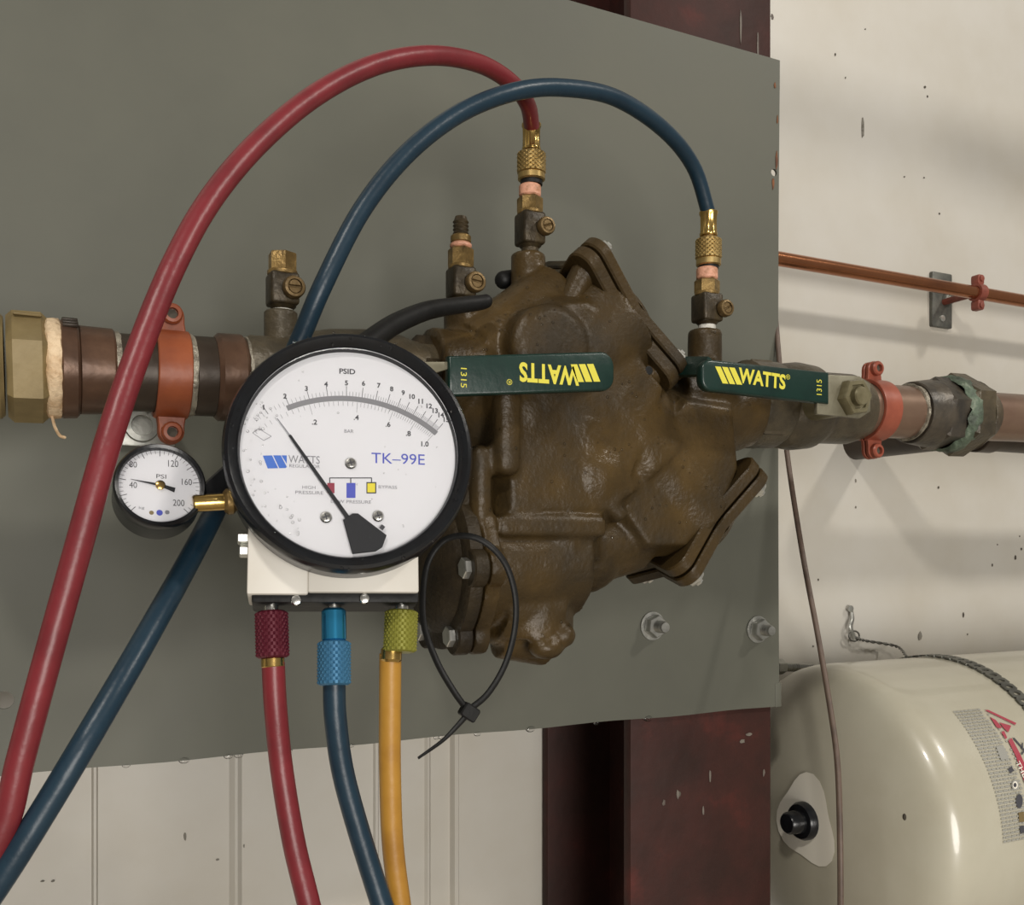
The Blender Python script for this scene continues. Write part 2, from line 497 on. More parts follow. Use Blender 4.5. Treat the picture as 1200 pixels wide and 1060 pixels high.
# grey sheet panel with two holes, edges slightly wavy
PX0, PX1, PZ0, PZ1 = -0.585, XU(912, 0), -0.146, 0.4635
pan = thing('sheet_metal_panel', 'large grey painted sheet metal panel carrying the valve assembly', 'panel', (0.03, 0.001, PZ0))
def panel_mesh():
    holes = []
    p = P(5, 820, 0); holes.append((p.x, p.z, 0.0058))
    p = P(907, 202, 0); holes.append((p.x, p.z, 0.0034))
    bmh = bmesh.new()
    outline = []
    n = 60
    for i in range(n):
        outline.append((PX0 + (PX1 - PX0) * i / n, PZ0 + 0.0006 * sin(i * 0.9)))
    for i in range(30):
        t = i / 30
        outline.append((PX1 + 0.0022 * (2 * t - 1) ** 2 * (1 if t > .5 else .6), PZ0 + (PZ1 - PZ0) * t))
    for i in range(n):
        outline.append((PX1 + 0.002 - (PX1 - PX0) * i / n, PZ1))
    for i in range(30):
        outline.append((PX0, PZ1 - (PZ1 - PZ0) * i / 30))
    es = []
    def loop(pts):
        vsq = [bmh.verts.new((x, 0, z)) for x, z in pts]
        for i in range(len(vsq)):
            es.append(bmh.edges.new((vsq[i], vsq[(i + 1) % len(vsq)])))
    loop(outline)
    for (hx, hz, hr) in holes:
        loop([(hx + hr * cos(2 * pi * i / 20), hz + hr * 1.0 * sin(2 * pi * i / 20)) for i in range(20)])
    bmesh.ops.triangle_fill(bmh, edges=es, use_beauty=True)
    hole_faces = [f for f in bmh.faces if any((f.calc_center_median().x - hx) ** 2 + (f.calc_center_median().z - hz) ** 2 < (hr * 0.97) ** 2 and f.calc_area() < 4 * hr * hr for hx, hz, hr in holes)]
    if hole_faces:
        bmesh.ops.delete(bmh, geom=hole_faces, context='FACES')
    r = bmesh.ops.extrude_face_region(bmh, geom=list(bmh.faces))
    for v in r['geom']:
        if isinstance(v, bmesh.types.BMVert):
            v.co.y += 0.0022
    q = MB()
    q.bm(bmh)
    return q
panel_mesh().build('sheet', 'panel', pan, 30)
b = MB()                                          # folded tab at the lower right corner
b.box((PX1 - 0.004, -0.0005, PZ0 - 0.0005), (PX1 + 0.0035, 0.006, PZ0 + 0.022), None, 0.0006); b.build('folded_corner', 'panel', pan)
b = MB()
for (pu, pv, w, h) in ((908, 100, 1.5, 4), (910, 188, 1.8, 12), (906, 215, 1.6, 8), (911, 140, 1, 5)):
    c = P(pu, pv, -0.0003); s_ = mpp(pu, 0)
    b.prism([(w * s_ * cos(2 * pi * i / 9) * random.uniform(.6, 1.2), h * s_ * sin(2 * pi * i / 9) * random.uniform(.7, 1.1)) for i in range(9)], -0.0002, 0.0004, facing(c))
o = b.build('rust_spot', 'rust', pan); o['kind'] = 'stuff'
b = MB()
for pu in (70, 148, 216, 268, 280, 338, 412, 512, 518, 560, 622, 700, 760):
    x = XU(pu, 0)
    r = random.uniform(0.0018, 0.003)
    b.ball((x, 0.0008, PZ0 - 0.0004), r, (1.5, 0.7, 0.9), 10)
o = b.build('water_drips', 'water', pan); o['kind'] = 'stuff'

# ------------------------------------------------------------------ bolts on the panel
def panel_bolt(u, v, label):
    p = P(u, v, 0)
    t = thing('hex_bolt', label, 'bolt', p, 'bolts through the lower right of the panel')
    m = facing(p + V((0, -0.0002, 0)))
    q = MB(); q.lathe([(0.005, 0), (0.0125, 0), (0.0125, 0.0016), (0.005, 0.0018)], m, 28); q.build('washer', 'galv', t)
    q = MB(); q.lathe([(0.004, 0.0018), (0.0098, 0.0018), (0.0102, 0.003), (0.0102, 0.0085), (0.0092, 0.0098), (0.004, 0.0098)], m, 6, 0.4); q.build('nut', 'galv', t)
    q = MB()
    prof = [(0, 0.0), (0.0052, 0.0)]
    for i in range(13):
        prof.append((0.0054 if i % 2 else 0.0046, 0.004 + i * 0.0012))
    prof += [(0.0042, 0.0205), (0, 0.0208)]
    q.lathe(prof, m, 18); q.build('threaded_stud', 'galv', t)
panel_bolt(764, 733, 'galvanised nut and stud on the panel under the preventer')
panel_bolt(887, 737, 'galvanised nut and stud at the right edge of the panel')

# ------------------------------------------------------------------ expansion tank
TR, TY, TZ = 0.150, 0.012, -0.262
TX0 = XU(948, TY) - 0.004
tank = thing('expansion_tank', 'large cream enamelled expansion tank lying on its side at lower right', 'tank', (TX0 + 0.2, TY, TZ - TR))
prof = []
dome = 0.056
for i in range(29):
    a = (pi / 2) * i / 28
    prof.append((TR * sin(a), dome * (1 - max(0.0, cos(a)) ** 0.62)))
prof[0] = (0, 0)
for i in range(1, 24):
    prof.append((TR, dome + i * 0.022))
L0 = prof[-1][1]
for i in range(1, 13):
    a = (pi / 2) * i / 12
    prof.append((max(0, TR * cos(a)), L0 + dome * sin(a)))
prof[-1] = (0, prof[-1][1])
tank_m = frame((TX0, TY, TZ), (1, 0, 0))
b = MB(); b.lathe(prof, tank_m, 96); b.build('shell', 'tank', tank, 60)
def tank_hit(u, v, off=0.0):                      # where a sight line meets the cylinder
    d = ray(u, v); r = TR + off
    o = CAMP - V((0, TY, TZ))
    a_ = d.y ** 2 + d.z ** 2
    b_ = 2 * (o.y * d.y + o.z * d.z)
    c_ = o.y ** 2 + o.z ** 2 - r * r
    k = (-b_ - sqrt(max(0, b_ * b_ - 4 * a_ * c_))) / (2 * a_)
    p = CAMP + d * k
    return p.x, atan2(p.z - TZ, -(p.y - TY))      # along the axis, angle up from the front
def tank_pt(x, th, off=0.0008):
    return V((x, TY - (TR + off) * cos(th), TZ + (TR + off) * sin(th)))
def dome_x(rad):
    return TX0 + dome * (1 - max(0.0, 1 - min(1.0, rad / TR) ** 2) ** 0.31)
b = MB()                                          # oval white sticker on the dome
ns, nr = 28, 5
vs_, fs_ = [], []
for j in range(nr + 1):
    for i in range(ns):
        a = 2 * pi * i / ns
        ex = (0.040 + 0.006 * cos(3 * a + 1) ) * j / nr
        yy = cos(a) * ex * 0.95
        zz = sin(a) * ex * 1.05
        vs_.append(V((dome_x(sqrt(yy * yy + zz * zz)) - 0.0012, TY + yy, TZ + zz)))
for j in range(nr):
    for i in range(ns):
        k = (i + 1) % ns
        fs_.append((j * ns + i, j * ns + k, (j + 1) * ns + k, (j + 1) * ns + i))
b.add(vs_, fs_); b.build('sticker', 'label_white', tank, 60)
b = MB(); b.lathe([(0, -0.002), (0.0185, -0.002), (0.0185, 0.004), (0.0165, 0.008), (0.0115, 0.0085), (0.0105, 0.0215), (0.009, 0.0235), (0, 0.024)], frame((TX0 - 0.001, TY, TZ), (-1, 0, 0)), 28)
cap = b.build('valve_cap', 'black', tank)
b = MB()                                          # chipped mark and its rusty run
p0 = V((0, 0, 0))
def dome_hit(u, v):
    d = ray(u, v)
    k = 0.5
    lo, hi = 0.3, 1.3
    prev = None
    for i in range(600):
        k = lo + (hi - lo) * i / 600
        p = CAMP + d * k
        rad = sqrt((p.y - TY) ** 2 + (p.z - TZ) ** 2)
        if rad < TR and p.x > dome_x(rad):
            return p
    return CAMP + d * 0.9
hp = dome_hit(1060, 957)
b.ball(hp, 0.0022, (0.6, 1, 1.5), 10); b.build('enamel_chip', 'speck', tank)
# printed label
b = MB()
def tp(u, v, off):
    x, th = tank_hit(u, v, off)
    return tank_pt(x, th, off)
def patch(bb, quad, off, n=10, mrows=10):          # quad in (x, angle) space, curved onto the shell
    (a, b2, c, d) = quad
    vs_, fs_ = [], []
    for j in range(mrows + 1):
        for i in range(n + 1):
            s1, t1 = i / n, j / mrows
            x = (a[0] * (1 - s1) + b2[0] * s1) * (1 - t1) + (d[0] * (1 - s1) + c[0] * s1) * t1
            th = (a[1] * (1 - s1) + b2[1] * s1) * (1 - t1) + (d[1] * (1 - s1) + c[1] * s1) * t1
            vs_.append(tank_pt(x, th, off))
    for j in range(mrows):
        for i in range(n):
            k = j * (n + 1) + i
            fs_.append((k, k + 1, k + n + 2, k + n + 1))
    bb.add(vs_, fs_)
lx0, lth1 = tank_hit(1108, 834)
lx1 = lx0 + 0.30
lth0 = tank_hit(1165, 990)[1]
b = MB()                                          # fine print: rows of tiny words too small to read
rng = random.Random(3)
fx0 = tank_hit(1117, 836)[0] + 0.001
fx1 = fx0 + 0.036
rows_ = 38
for r_ in range(rows_):
    th = lth1 - (lth1 - lth0) * (r_ + 0.5) / rows_
    x = fx0
    while x < fx1 - 0.002:
        w = min(rng.uniform(0.002, 0.007), fx1 - x)
        hh = (lth1 - lth0) / rows_ * 0.24
        patch(b, ((x, th - hh), (x + w, th - hh), (x + w, th + hh), (x, th + hh)), 0.0009, 1, 1)
        x += w + 0.0008
for r_ in range(0, 26):
    if r_ % 9 == 8:
        continue
    th = lth1 - (lth1 - lth0) * (r_ + 2) / 30
    patch(b, ((fx1 + 0.004, th - 0.004), (fx1 + 0.0062, th - 0.004), (fx1 + 0.0062, th + 0.006), (fx1 + 0.004, th + 0.006)), 0.0009, 1, 1)
o = b.build('fine_print', 'label_grey', tank, 60); o['kind'] = 'stuff'
def px_poly(bb, pts, off=0.0012):
    bb.poly([tp(u, v, off) for u, v in pts])
b = MB()
def C7(x, y): return (1050 + x / 5.047, 800 + y / 5.047)
px_poly(b, [C7(525, 160), C7(545, 158), C7(712, 236), C7(705, 248)])
px_poly(b, [C7(556, 200), C7(590, 218), C7(628, 262), C7(612, 268), C7(596, 262)])
px_poly(b, [C7(612, 232), C7(682, 252), C7(664, 292), C7(640, 270)])
px_poly(b, [C7(622, 290), C7(640, 282), C7(658, 322), C7(648, 332)])
px_poly(b, [C7(664, 340), C7(684, 324), C7(730, 410), C7(712, 440)])
px_poly(b, [C7(712, 440), C7(730, 410), C7(800, 560), C7(790, 640), C7(757, 580)])
b.build('red_emblem', 'label_red', tank, 60)
b = MB()
px_poly(b, [C7(692, 326), C7(700, 322), C7(830, 470), C7(822, 480)])
px_poly(b, [C7(752, 400), C7(760, 404), C7(748, 424), C7(738, 420)])
px_poly(b, [C7(742, 392), C7(752, 392), C7(752, 352), C7(746, 352)])
b.build('black_letter', 'ink', tank, 60)
b = MB()
def on_px(cu_, cv_, ang, sc):
    def f(v):
        return tp(cu_ + (v.x * cos(ang) - v.y * sin(ang)) * sc, cv_ - (v.x * sin(ang) + v.y * cos(ang)) * sc, 0.0016)
    return f
b.text('THE', 5.2, on_px(1197, 901, -radians(62), 1.0), 20, 0.01); b.build('white_letters', 'label_white', tank, 60)
b = MB()
px_poly(b, [C7(592, 376), C7(634, 366), C7(668, 446), C7(622, 456)])
b.build('label_pictogram', 'label_grey', tank, 60)
b = MB(); px_poly(b, [C7(662, 512), C7(684, 490), C7(698, 518), C7(678, 534)]); b.build('label_pictogram', 'ink', tank, 60)
for rr, mt in ((6.2, 'label_grey'), (4.4, 'label_white'), (2.6, 'ink')):
    b = MB(); px_poly(b, [(C7(705, 603)[0] + rr * .68 * cos(2 * pi * i / 20), C7(705, 603)[1] + rr * sin(2 * pi * i / 20)) for i in range(20)], 0.0012 + 0.0002 * (7 - rr)); b.build('label_pictogram', mt, tank, 60)
b = MB(); px_poly(b, [(C7(730, 698)[0] + 4.0 * cos(2 * pi * i / 20), C7(730, 698)[1] + 8.4 * sin(2 * pi * i / 20)) for i in range(20)]); b.build('label_pictogram', 'ink', tank, 60)
b = MB(); px_poly(b, [C7(724, 766), C7(757, 760), C7(760, 820), C7(730, 822)]); b.build('label_pictogram', 'bronze_tan', tank, 60)
b = MB(); px_poly(b, [C7(730, 846), C7(757, 842), C7(760, 884), C7(736, 890)]); b.build('label_pictogram', 'ink', tank, 60)

# hanging strap over the tank, with its twisted wire and wall screw
st = thing('hanger_strap', 'dark perforated metal strap over the tank with twisted wire to the wall', 'strap', P(998, 745, WALL_Y))
e0 = P(1002, 748, WALL_Y - 0.012)
xs_, ths_ = tank_hit(1200, 822)
strap_path = []
xs0 = XU(1104, TY + 0.08)
pts = []
x_a = tank_hit(1200, 824)[0]
for i in range(60):
    th = radians(122 - i * 3.1)
    pts.append((x_a - 0.018 * 0 + 0.0006 * 0, th))
x_top = x_a
def strap_cell(bb, i0):
    # one strap link: a square with a round hole
    th0, th1 = radians(109) - i0 * 0.066, radians(109) - (i0 + 1) * 0.066
    w = 0.0085
    outer, inner = [], []
    for k in range(16):
        a = 2 * pi * k / 16 + pi / 16
        c, s = cos(a), sin(a)
        q = max(abs(c), abs(s))
        outer.append((c / q, s / q)); inner.append((c * 0.52, s * 0.52))
    vs_ = []
    for off in (0.0008, 0.0024):
        for (sx_, sy_) in outer + inner:
            vs_.append(tank_pt(x_top + sx_ * w, (th0 + th1) / 2 + sy_ * (th1 - th0) / 2, off))
    fs_ = []
    for k in range(16):
        j = (k + 1) % 16
        fs_.append((32 + k, 32 + j, 48 + j, 48 + k))
        fs_.append((k, 16 + k, 16 + j, j))
        fs_.append((16 + k, 48 + k, 48 + j, 16 + j))
        fs_.append((k, j, 32 + j, 32 + k))
    bb.add(vs_, fs_)
b = MB()
for i in range(0, 40):
    strap_cell(b, i)
b.build('perforated_band', 'grey_plate', st, 40)
w_end = tank_pt(x_top - 0.004, radians(112), 0.0024)
w_path = [P(1001, 746, WALL_Y - 0.006), P(1012, 750, WALL_Y - 0.012), P(1050, 757, WALL_Y - 0.02), P(1088, 762, WALL_Y - 0.045), tank_pt(XU(1118, 0.06), radians(100), 0.004)]
w_path[-2:] = [tank_pt(x_top, radians(107), 0.003)]
sp = spline(w_path, 24)
for ph in (0, pi):
    b = MB()
    out = []
    for i, p in enumerate(sp):
        a = i * 0.75 + ph
        out.append(p + V((0, cos(a), sin(a))) * 0.0011)
    b.tube(out, 0.00095, 8); b.build('wire', 'wire', st, 60)
b = MB()
b.tube(spline([P(997, 712, WALL_Y - 0.002), P(999, 724, WALL_Y - 0.006), P(997, 734, WALL_Y - 0.008), P(1001, 748, WALL_Y - 0.007)], 8), 0.0028, 10, True, 0.5); b.build('wall_tab', 'galv', st)
b = MB(); b.lathe([(0, 0), (0.0042, 0), (0.0042, 0.002), (0, 0.003)], facing(P(996, 713, WALL_Y - 0.004)), 10); b.build('screw', 'galv', st)
b = MB(); b.tube([P(1001 + 6 * cos(2 * pi * i / 16), 745 + 6 * sin(2 * pi * i / 16), WALL_Y - 0.008) for i in range(17)], 0.0011, 8); b.build('wire_eye', 'wire', st)

# threaded rod from behind the panel towards the tank
b = MB()
pa, pb = P(905, 781, 0.13), P(1010, 784, 0.13)
rod = thing('threaded_rod', 'thin galvanised threaded rod between the panel and the tank top', 'rod', pa)
prof = [(0, 0)]
Lr = (pb - pa).length
n_t = int(Lr / 0.0016)
for i in range(n_t):
    prof.append((0.0049 if i % 2 else 0.0041, i * 0.0016))
prof.append((0, Lr))
b.lathe(prof, frame(pa, pb - pa), 14); b.build('rod_thread', 'galv', rod)
b = MB(); b.cyl(P(908, 781, 0.13), P(918, 781, 0.13), 0.0085, 6, 0.001); b.build('nut', 'galv', rod)

# ------------------------------------------------------------------ brown cable hanging from the panel edge
cab = [P(906, 340, 0.02), P(909, 372, 0.006), P(913, 420, -0.006), P(921, 520, -0.02), P(939, 640, -0.05), P(958, 742, -0.08), P(973, 830, -0.11), P(981, 890, -0.13), P(984, 960, -0.145), P(985, 1060, -0.15), P(984, 1240, -0.14)]
b = MB(); b.tube(spline(cab, 10), 0.0024, 12)
tag(b.build('brown_cable', 'cable', None, 60), 'thin brown cable hanging down in front of the cream tank', 'cable')

# ------------------------------------------------------------------ small copper pipe on the right wall
CY = 0.115
ca, cb = P(895, 300, CY), P(1260, 363, CY)
cp = thing('copper_pipe', 'thin bright copper pipe running along the white wall', 'pipe', ca)
b = MB(); b.cyl(ca, cb + (cb - ca) * 0.4, 0.0079, 24); b.build('tube', 'copper_bright', cp)
cl = thing('wall_pipe_clamp', 'small dull red pipe clamp on a grey plate holding the copper pipe', 'clamp', P(1102, 352, WALL_Y))
b = MB(); pc = P(1102, 352, WALL_Y - 0.002); b.prism(rounded(0.036, 0.070, 0.002), -0.0019, 0.003, facing(pc), 0.0006); b.build('wall_plate', 'grey_plate', cl)
b = MB(); b.lathe([(0, 0), (0.0085, 0), (0.0085, 0.005), (0.0045, 0.0055), (0.0045, 0.045), (0, 0.045)], facing(P(1110, 350, WALL_Y - 0.005)), 6, 0.2); b.build('standoff_nut', 'galv', cl)
b = MB(); b.lathe([(0, 0), (0.0042, 0), (0.0042, 0.0015), (0, 0.0025)], facing(P(1104, 373, WALL_Y - 0.005)), 12); b.build('screw', 'zinc', cl)
ccx = P(1146, 343, CY)
ax_c = (cb - ca).normalized()
b = MB()
b.lathe([(0.0080, -0.006), (0.0110, -0.006), (0.0110, 0.006), (0.0080, 0.006)], frame(ccx, ax_c), 24); b.build('clamp_ring', 'rust_clamp', cl)
for sgn in (1, -1):
    q = MB()
    q.prism(rounded(0.011, 0.0125, 0.003), -0.007, 0.004, facing(ccx + V((0, -0.001, sgn * 0.0155)), 0), 0.001)
    q.build('clamp_lug', 'rust_clamp', cl)
    q = MB(); q.lathe([(0, 0), (0.0036, 0), (0.0036, 0.0018), (0, 0.0026)], facing(ccx + V((0, -0.005, sgn * 0.0165))), 10); q.build('clamp_screw', 'rust_clamp', cl)
b = MB(); b.cyl(ccx + V((0, 0.008, 0)), V((ccx.x, WALL_Y - 0.001, ccx.z)), 0.0042, 12); b.build('clamp_rod', 'rust_clamp', cl)

b = MB(); b.cyl((0.55, -0.38, 0.945), (3.3, -0.38, 0.945), 0.021, 28, 0.002)  # unseen pipe, added to cast a soft shadow band on the right wall
tag(b.build('shadow_pipe', 'copper_dark'), 'unseen dark pipe added above the picture to shade the wall', 'pipe')

# ------------------------------------------------------------------ branch pipe coming out of the wall behind the main run
sx_, sz_ = P(1003, 518, WALL_Y).x, P(1003, 518, WALL_Y).z
bp = thing('branch_pipe', 'dark copper pipe turning out of the wall behind the main run', 'pipe', (sx_, WALL_Y, sz_))
path = [V((sx_, WALL_Y, sz_)), V((sx_, 0.10, sz_)), V((sx_, 0.06, sz_))]
for i in range(1, 9):
    a = (pi / 2) * i / 8
    path.append(V((sx_ + 0.034 * (1 - cos(a)), 0.06 - 0.034 * sin(a), sz_)))
path.append(V((sx_ + 0.6, 0.026, sz_)))
b = MB(); b.tube(path, 0.0215, 28); b.build('pipe_run', 'copper_dark', bp, 50)
b = MB(); b.cyl((sx_ + 0.03, 0.026, sz_), (sx_ + 0.055, 0.026, sz_), 0.0238, 28, 0.001); b.build('elbow_collar', 'copper_dark', bp)

# ------------------------------------------------------------------ helper for fittings on the main run
def run(bb, u0, u1, r0, r1=None, n=40, bev=0.0012, phase=0.0, hexa=False):
    a, c = AU(u0), AU(u1)
    bb.cyl(a, c, r0, 6 if hexa else n, bev, r1, phase)
    return bb
def ring(bb, u, width, r, amp=0.0, n=40, seed=0):
    rg = random.Random(seed)
    m = frame(AU(u), AXD)
    vs_, fs_ = [], []
    prof = [(r * 0.9, -width / 2), (r, -width * 0.35), (r * 1.01, 0), (r, width * 0.35), (r * 0.9, width / 2)]
    for k, (rr, z) in enumerate(prof):
        for i in range(n):
            a = 2 * pi * i / n
            w = amp * rg.uniform(-1, 1)
            vs_.append(((rr + w) * cos(a), (rr + w) * sin(a), z + amp * rg.uniform(-1, 1)))
    for k in range(len(prof) - 1):
        for i in range(n):
            j = (i + 1) % n
            fs_.append((k * n + i, k * n + j, (k + 1) * n + j, (k + 1) * n + i))
    bb.add(vs_, fs_, m)
    return bb

# left end: tan bronze union, tape, adapter, pipe
t = thing('bronze_union', 'tan bronze hexagonal coupling at the far left end of the pipe', 'pipe fitting', AU(10))
b = MB(); run(b, -160, 5, 0.0285, bev=0.002); b.build('coupling_body', 'bronze_tan', t)
b = MB(); run(b, 8, 56, 0.0302, hexa=True, bev=0.003, phase=0.20); b.build('hex_nut', 'bronze_tan', t)
b = MB(); run(b, -45, -3, 0.0315, hexa=True, bev=0.003, phase=0.5); b.build('hex_nut', 'bronze_tan', t)
b = MB(); m = frame(AU(32), (0, -0.1, 1), AXD); b.box((-0.007, -0.010, 0.0268), (0.007, 0.010, 0.0282), m, 0.0008); b.build('wrench_pad', 'bronze_tan', t)
t = thing('thread_tape', 'cream thread tape wound round the joint beside the bronze coupling', 'tape', AU(63))
b = MB(); ring(b, 63, 0.0088, 0.0272, 0.00035, 60, 2); b.build('tape_wrap', 'tape', t, 60)
pz = AU(63)
b = MB(); b.tube(spline([pz + V((-.001, -.004, -.0262)), pz + V((0.0, -.004, -.031)), pz + V((.001, -.005, -.034)), pz + V((.003, -.006, -.0375)), pz + V((.006, -.006, -.0385))], 5), [0.0009] * 20 + [0.0005], 6); b.build('tape_tail', 'tape', t, 60)
t = thing('copper_adapter', 'brown copper adapter between the cream tape and the left pipe', 'pipe fitting', AU(105))
b = MB(); run(b, 70, 92, 0.0272, 0.0268); b.build('collar', 'copper_brown', t)
b = MB(); run(b, 91, 134, 0.0246, 0.0240); b.build('sleeve', 'copper_brown', t)
for k in range(3):
    q = MB(); m = frame(AU(81), (0, -0.55 - 0.22 * k * 0 , 1), AXD); q.box((-0.004, -0.0065 + k * 0.0048, 0.0262), (0.004, -0.0040 + k * 0.0048, 0.0280), m, 0.0004); q.build('cast_mark', 'copper_dark', t)
b = MB(); ring(b, 137, 0.004, 0.0226, 0.0003, 40, 3); b.build('solder_ring', 'solder', t)
t = thing('main_copper_pipe', 'dark tarnished copper pipe under the orange clamp at left', 'pipe', AU(180))
b = MB(); run(b, 132, 250, 0.0218); b.build('tube', 'copper_dark', t)
t = thing('copper_male_adapter', 'dark soldered copper adapter between the orange clamp and the gauge', 'pipe fitting', AU(250))
b = MB(); ring(b, 222, 0.0050, 0.0236, 0.0005, 40, 4); b.build('solder_ring', 'solder', t)
b = MB(); run(b, 224, 252, 0.0232); b.build('sleeve', 'copper_dark', t)
b = MB(); run(b, 250, 286, 0.0258, bev=0.0025); b.build('hex_collar', 'copper_brown', t)
b = MB(); ring(b, 287, 0.0022, 0.0246, 0.0003, 40, 5); b.build('pipe_dope', 'solder', t)

# split-ring clamps
def split_clamp(u, mt, label, wdt, plate):
    c = AU(u)
    t = thing('split_ring_clamp', label, 'clamp', c, 'split ring clamps on the main pipe')
    R0, R1 = PIPE_R + 0.0006, PIPE_R + 0.0040
    for sgn, nm in ((-1, 'front_half'), (1, 'rear_half')):
        q = MB()
        outl = []
        lug_t = 0.0042
        for i in range(0, 21):
            a = pi / 2 - pi * i / 20
            outl.append((sgn * max(0.0006, R1 * cos(a)), R1 * sin(a)))
        for i in range(0, 21):
            a = -pi / 2 + pi * i / 20
            outl.append((sgn * max(0.0006, R0 * cos(a)), R0 * sin(a)))
        mm = Matrix(((0, 0, 1, c.x), (1, 0, 0, c.y), (0, 1, 0, c.z), (0, 0, 0, 1)))
        q.prism(outl, -wdt / 2, wdt / 2, mm, 0.0006, 1)
        for up_ in (1, -1):
            hw2, rr2 = 0.0072, 0.0072
            lo_, hi_ = R0 - 0.0030, R1 + 0.0150 - rr2
            pts_ = [(wdt * 0.46, lo_), (wdt * 0.44, lo_ + 0.004), (hw2, lo_ + 0.0105)]
            for i in range(9):
                a = pi * i / 8
                pts_.append((rr2 * cos(a), hi_ + rr2 * sin(a)))
            pts_ += [(-hw2, lo_ + 0.0105), (-wdt * 0.44, lo_ + 0.004), (-wdt * 0.46, lo_)]
            pts_ = [(x, y * up_) for x, y in pts_]
            zz0, zz1 = (0.0006, lug_t) if sgn < 0 else (-lug_t, -0.0006)
            q.prism(pts_, zz0, zz1, facing(c), 0.0006, 1)
        q.build(nm, mt, t)
    for sgn in (1, -1):
        q = MB()
        pp = c + V((0, -0.0047, sgn * (R1 + 0.0085)))
        q.lathe([(0.0022, -0.001), (0.0060, -0.001), (0.0060, 0.003), (0.0050, 0.0042), (0.0032, 0.0044), (0.0030, 0.0015), (0, 0.0012)], facing(pp), 16)
        q.build('clamp_screw', mt, t)
        q = MB(); q.lathe([(0, 0.0014), (0.0031, 0.0014), (0.0031, 0.0018), (0, 0.0020)], facing(pp), 6); q.build('screw_socket', 'speck', t)
    return t, c
tc_, cc_ = split_clamp(200, 'clamp_orange', 'orange split ring clamp on the pipe left of the big gauge', 0.0185, True)
b = MB(); b.cyl(cc_ + V((0, 0.024, 0)), cc_ + V((0, 0.119, 0)), 0.006, 14); b.build('standoff_rod', 'galv', tc_)
tr_, cr_ = split_clamp(1021, 'clamp_red', 'red split ring clamp on the pipe right of the green lever', 0.0185, False)
b = MB(); b.cyl(cr_ + V((0, 0.024, 0)), cr_ + V((0, 0.115, 0)), 0.006, 14); b.build('standoff_rod', 'galv', tr_)
# square strut washer on the panel behind the orange clamp
pw = P(163, 503, 0)
t = thing('strut_bracket', 'pale galvanised square plate with a round bolt behind the orange clamp', 'bracket', pw)
b = MB(); b.prism(rounded(0.046, 0.032, 0.002), 0.0, 0.004, facing(pw + V((0, -0.0002, 0.004))), 0.0006); b.build('square_plate', 'galv', t)
b = MB(); b.lathe([(0, 0.004), (0.0095, 0.004), (0.0115, 0.0065), (0.0108, 0.009), (0.0070, 0.0095), (0.0065, 0.0075), (0, 0.0078)], facing(pw + V((0.001, -0.0002, 0.002))), 28); b.build('bolt_head', 'galv', t)

# ------------------------------------------------------------------ ball valves
def lettering(bb, Yp, cu0, cv0, w_px, h_px, body, rot, bold=0.02):
    p = P(cu0, cv0, Yp)
    s_ = mpp(cu0, Yp)
    wid = abs(XU(cu0 + w_px / 2, Yp) - XU(cu0 - w_px / 2, Yp)) if abs(sin(rot)) < 0.5 else w_px * s_
    hei = h_px * s_ if abs(sin(rot)) < 0.5 else abs(XU(cu0 + h_px / 2, Yp) - XU(cu0 - h_px / 2, Yp))
    bb.text(body, hei, facing(p, rot), wid, bold)
def ppoly(bb, Yp, pts):
    bb.poly([P(u, v, Yp) for u, v in pts])

HY = -0.190
# right valve
t = thing('outlet_ball_valve', 'olive bronze ball valve with green lever reading upright, right of the preventer', 'valve', AU(926))
b = MB()
m0 = frame(AU(866), AXD)
Lv = (AU(1003) - AU(866)).length
b.lathe([(0, 0), (0.0300, 0), (0.0335, 0.004), (0.0335, 0.030), (0.0312, 0.034), (0.0330, 0.040), (0.0345, 0.052), (0.0330, 0.068), (0.0300, 0.074), (0.0285, 0.078), (0.0285, Lv - 0.012), (0.0262, Lv - 0.004), (0.0255, Lv), (0, Lv)], m0, 40)
b.build('valve_body', 'valve_body', t)
b = MB(); run(b, 868, 898, 0.0345, hexa=True, bev=0.003, phase=0.3); b.build('hex_end', 'valve_body', t)
b = MB(); ring(b, 1001, 0.003, 0.0242, 0.0004, 40, 8); b.build('thread_tape', 'solder', t)
pn = P(1000, 465, HY)
b = MB(); b.cyl((pn.x, PIPE_Y - 0.028, pn.z), (pn.x, HY + 0.006, pn.z), 0.0125, 24, 0.001); b.build('stem', 'nut_olive', t)
hw = 0.0118
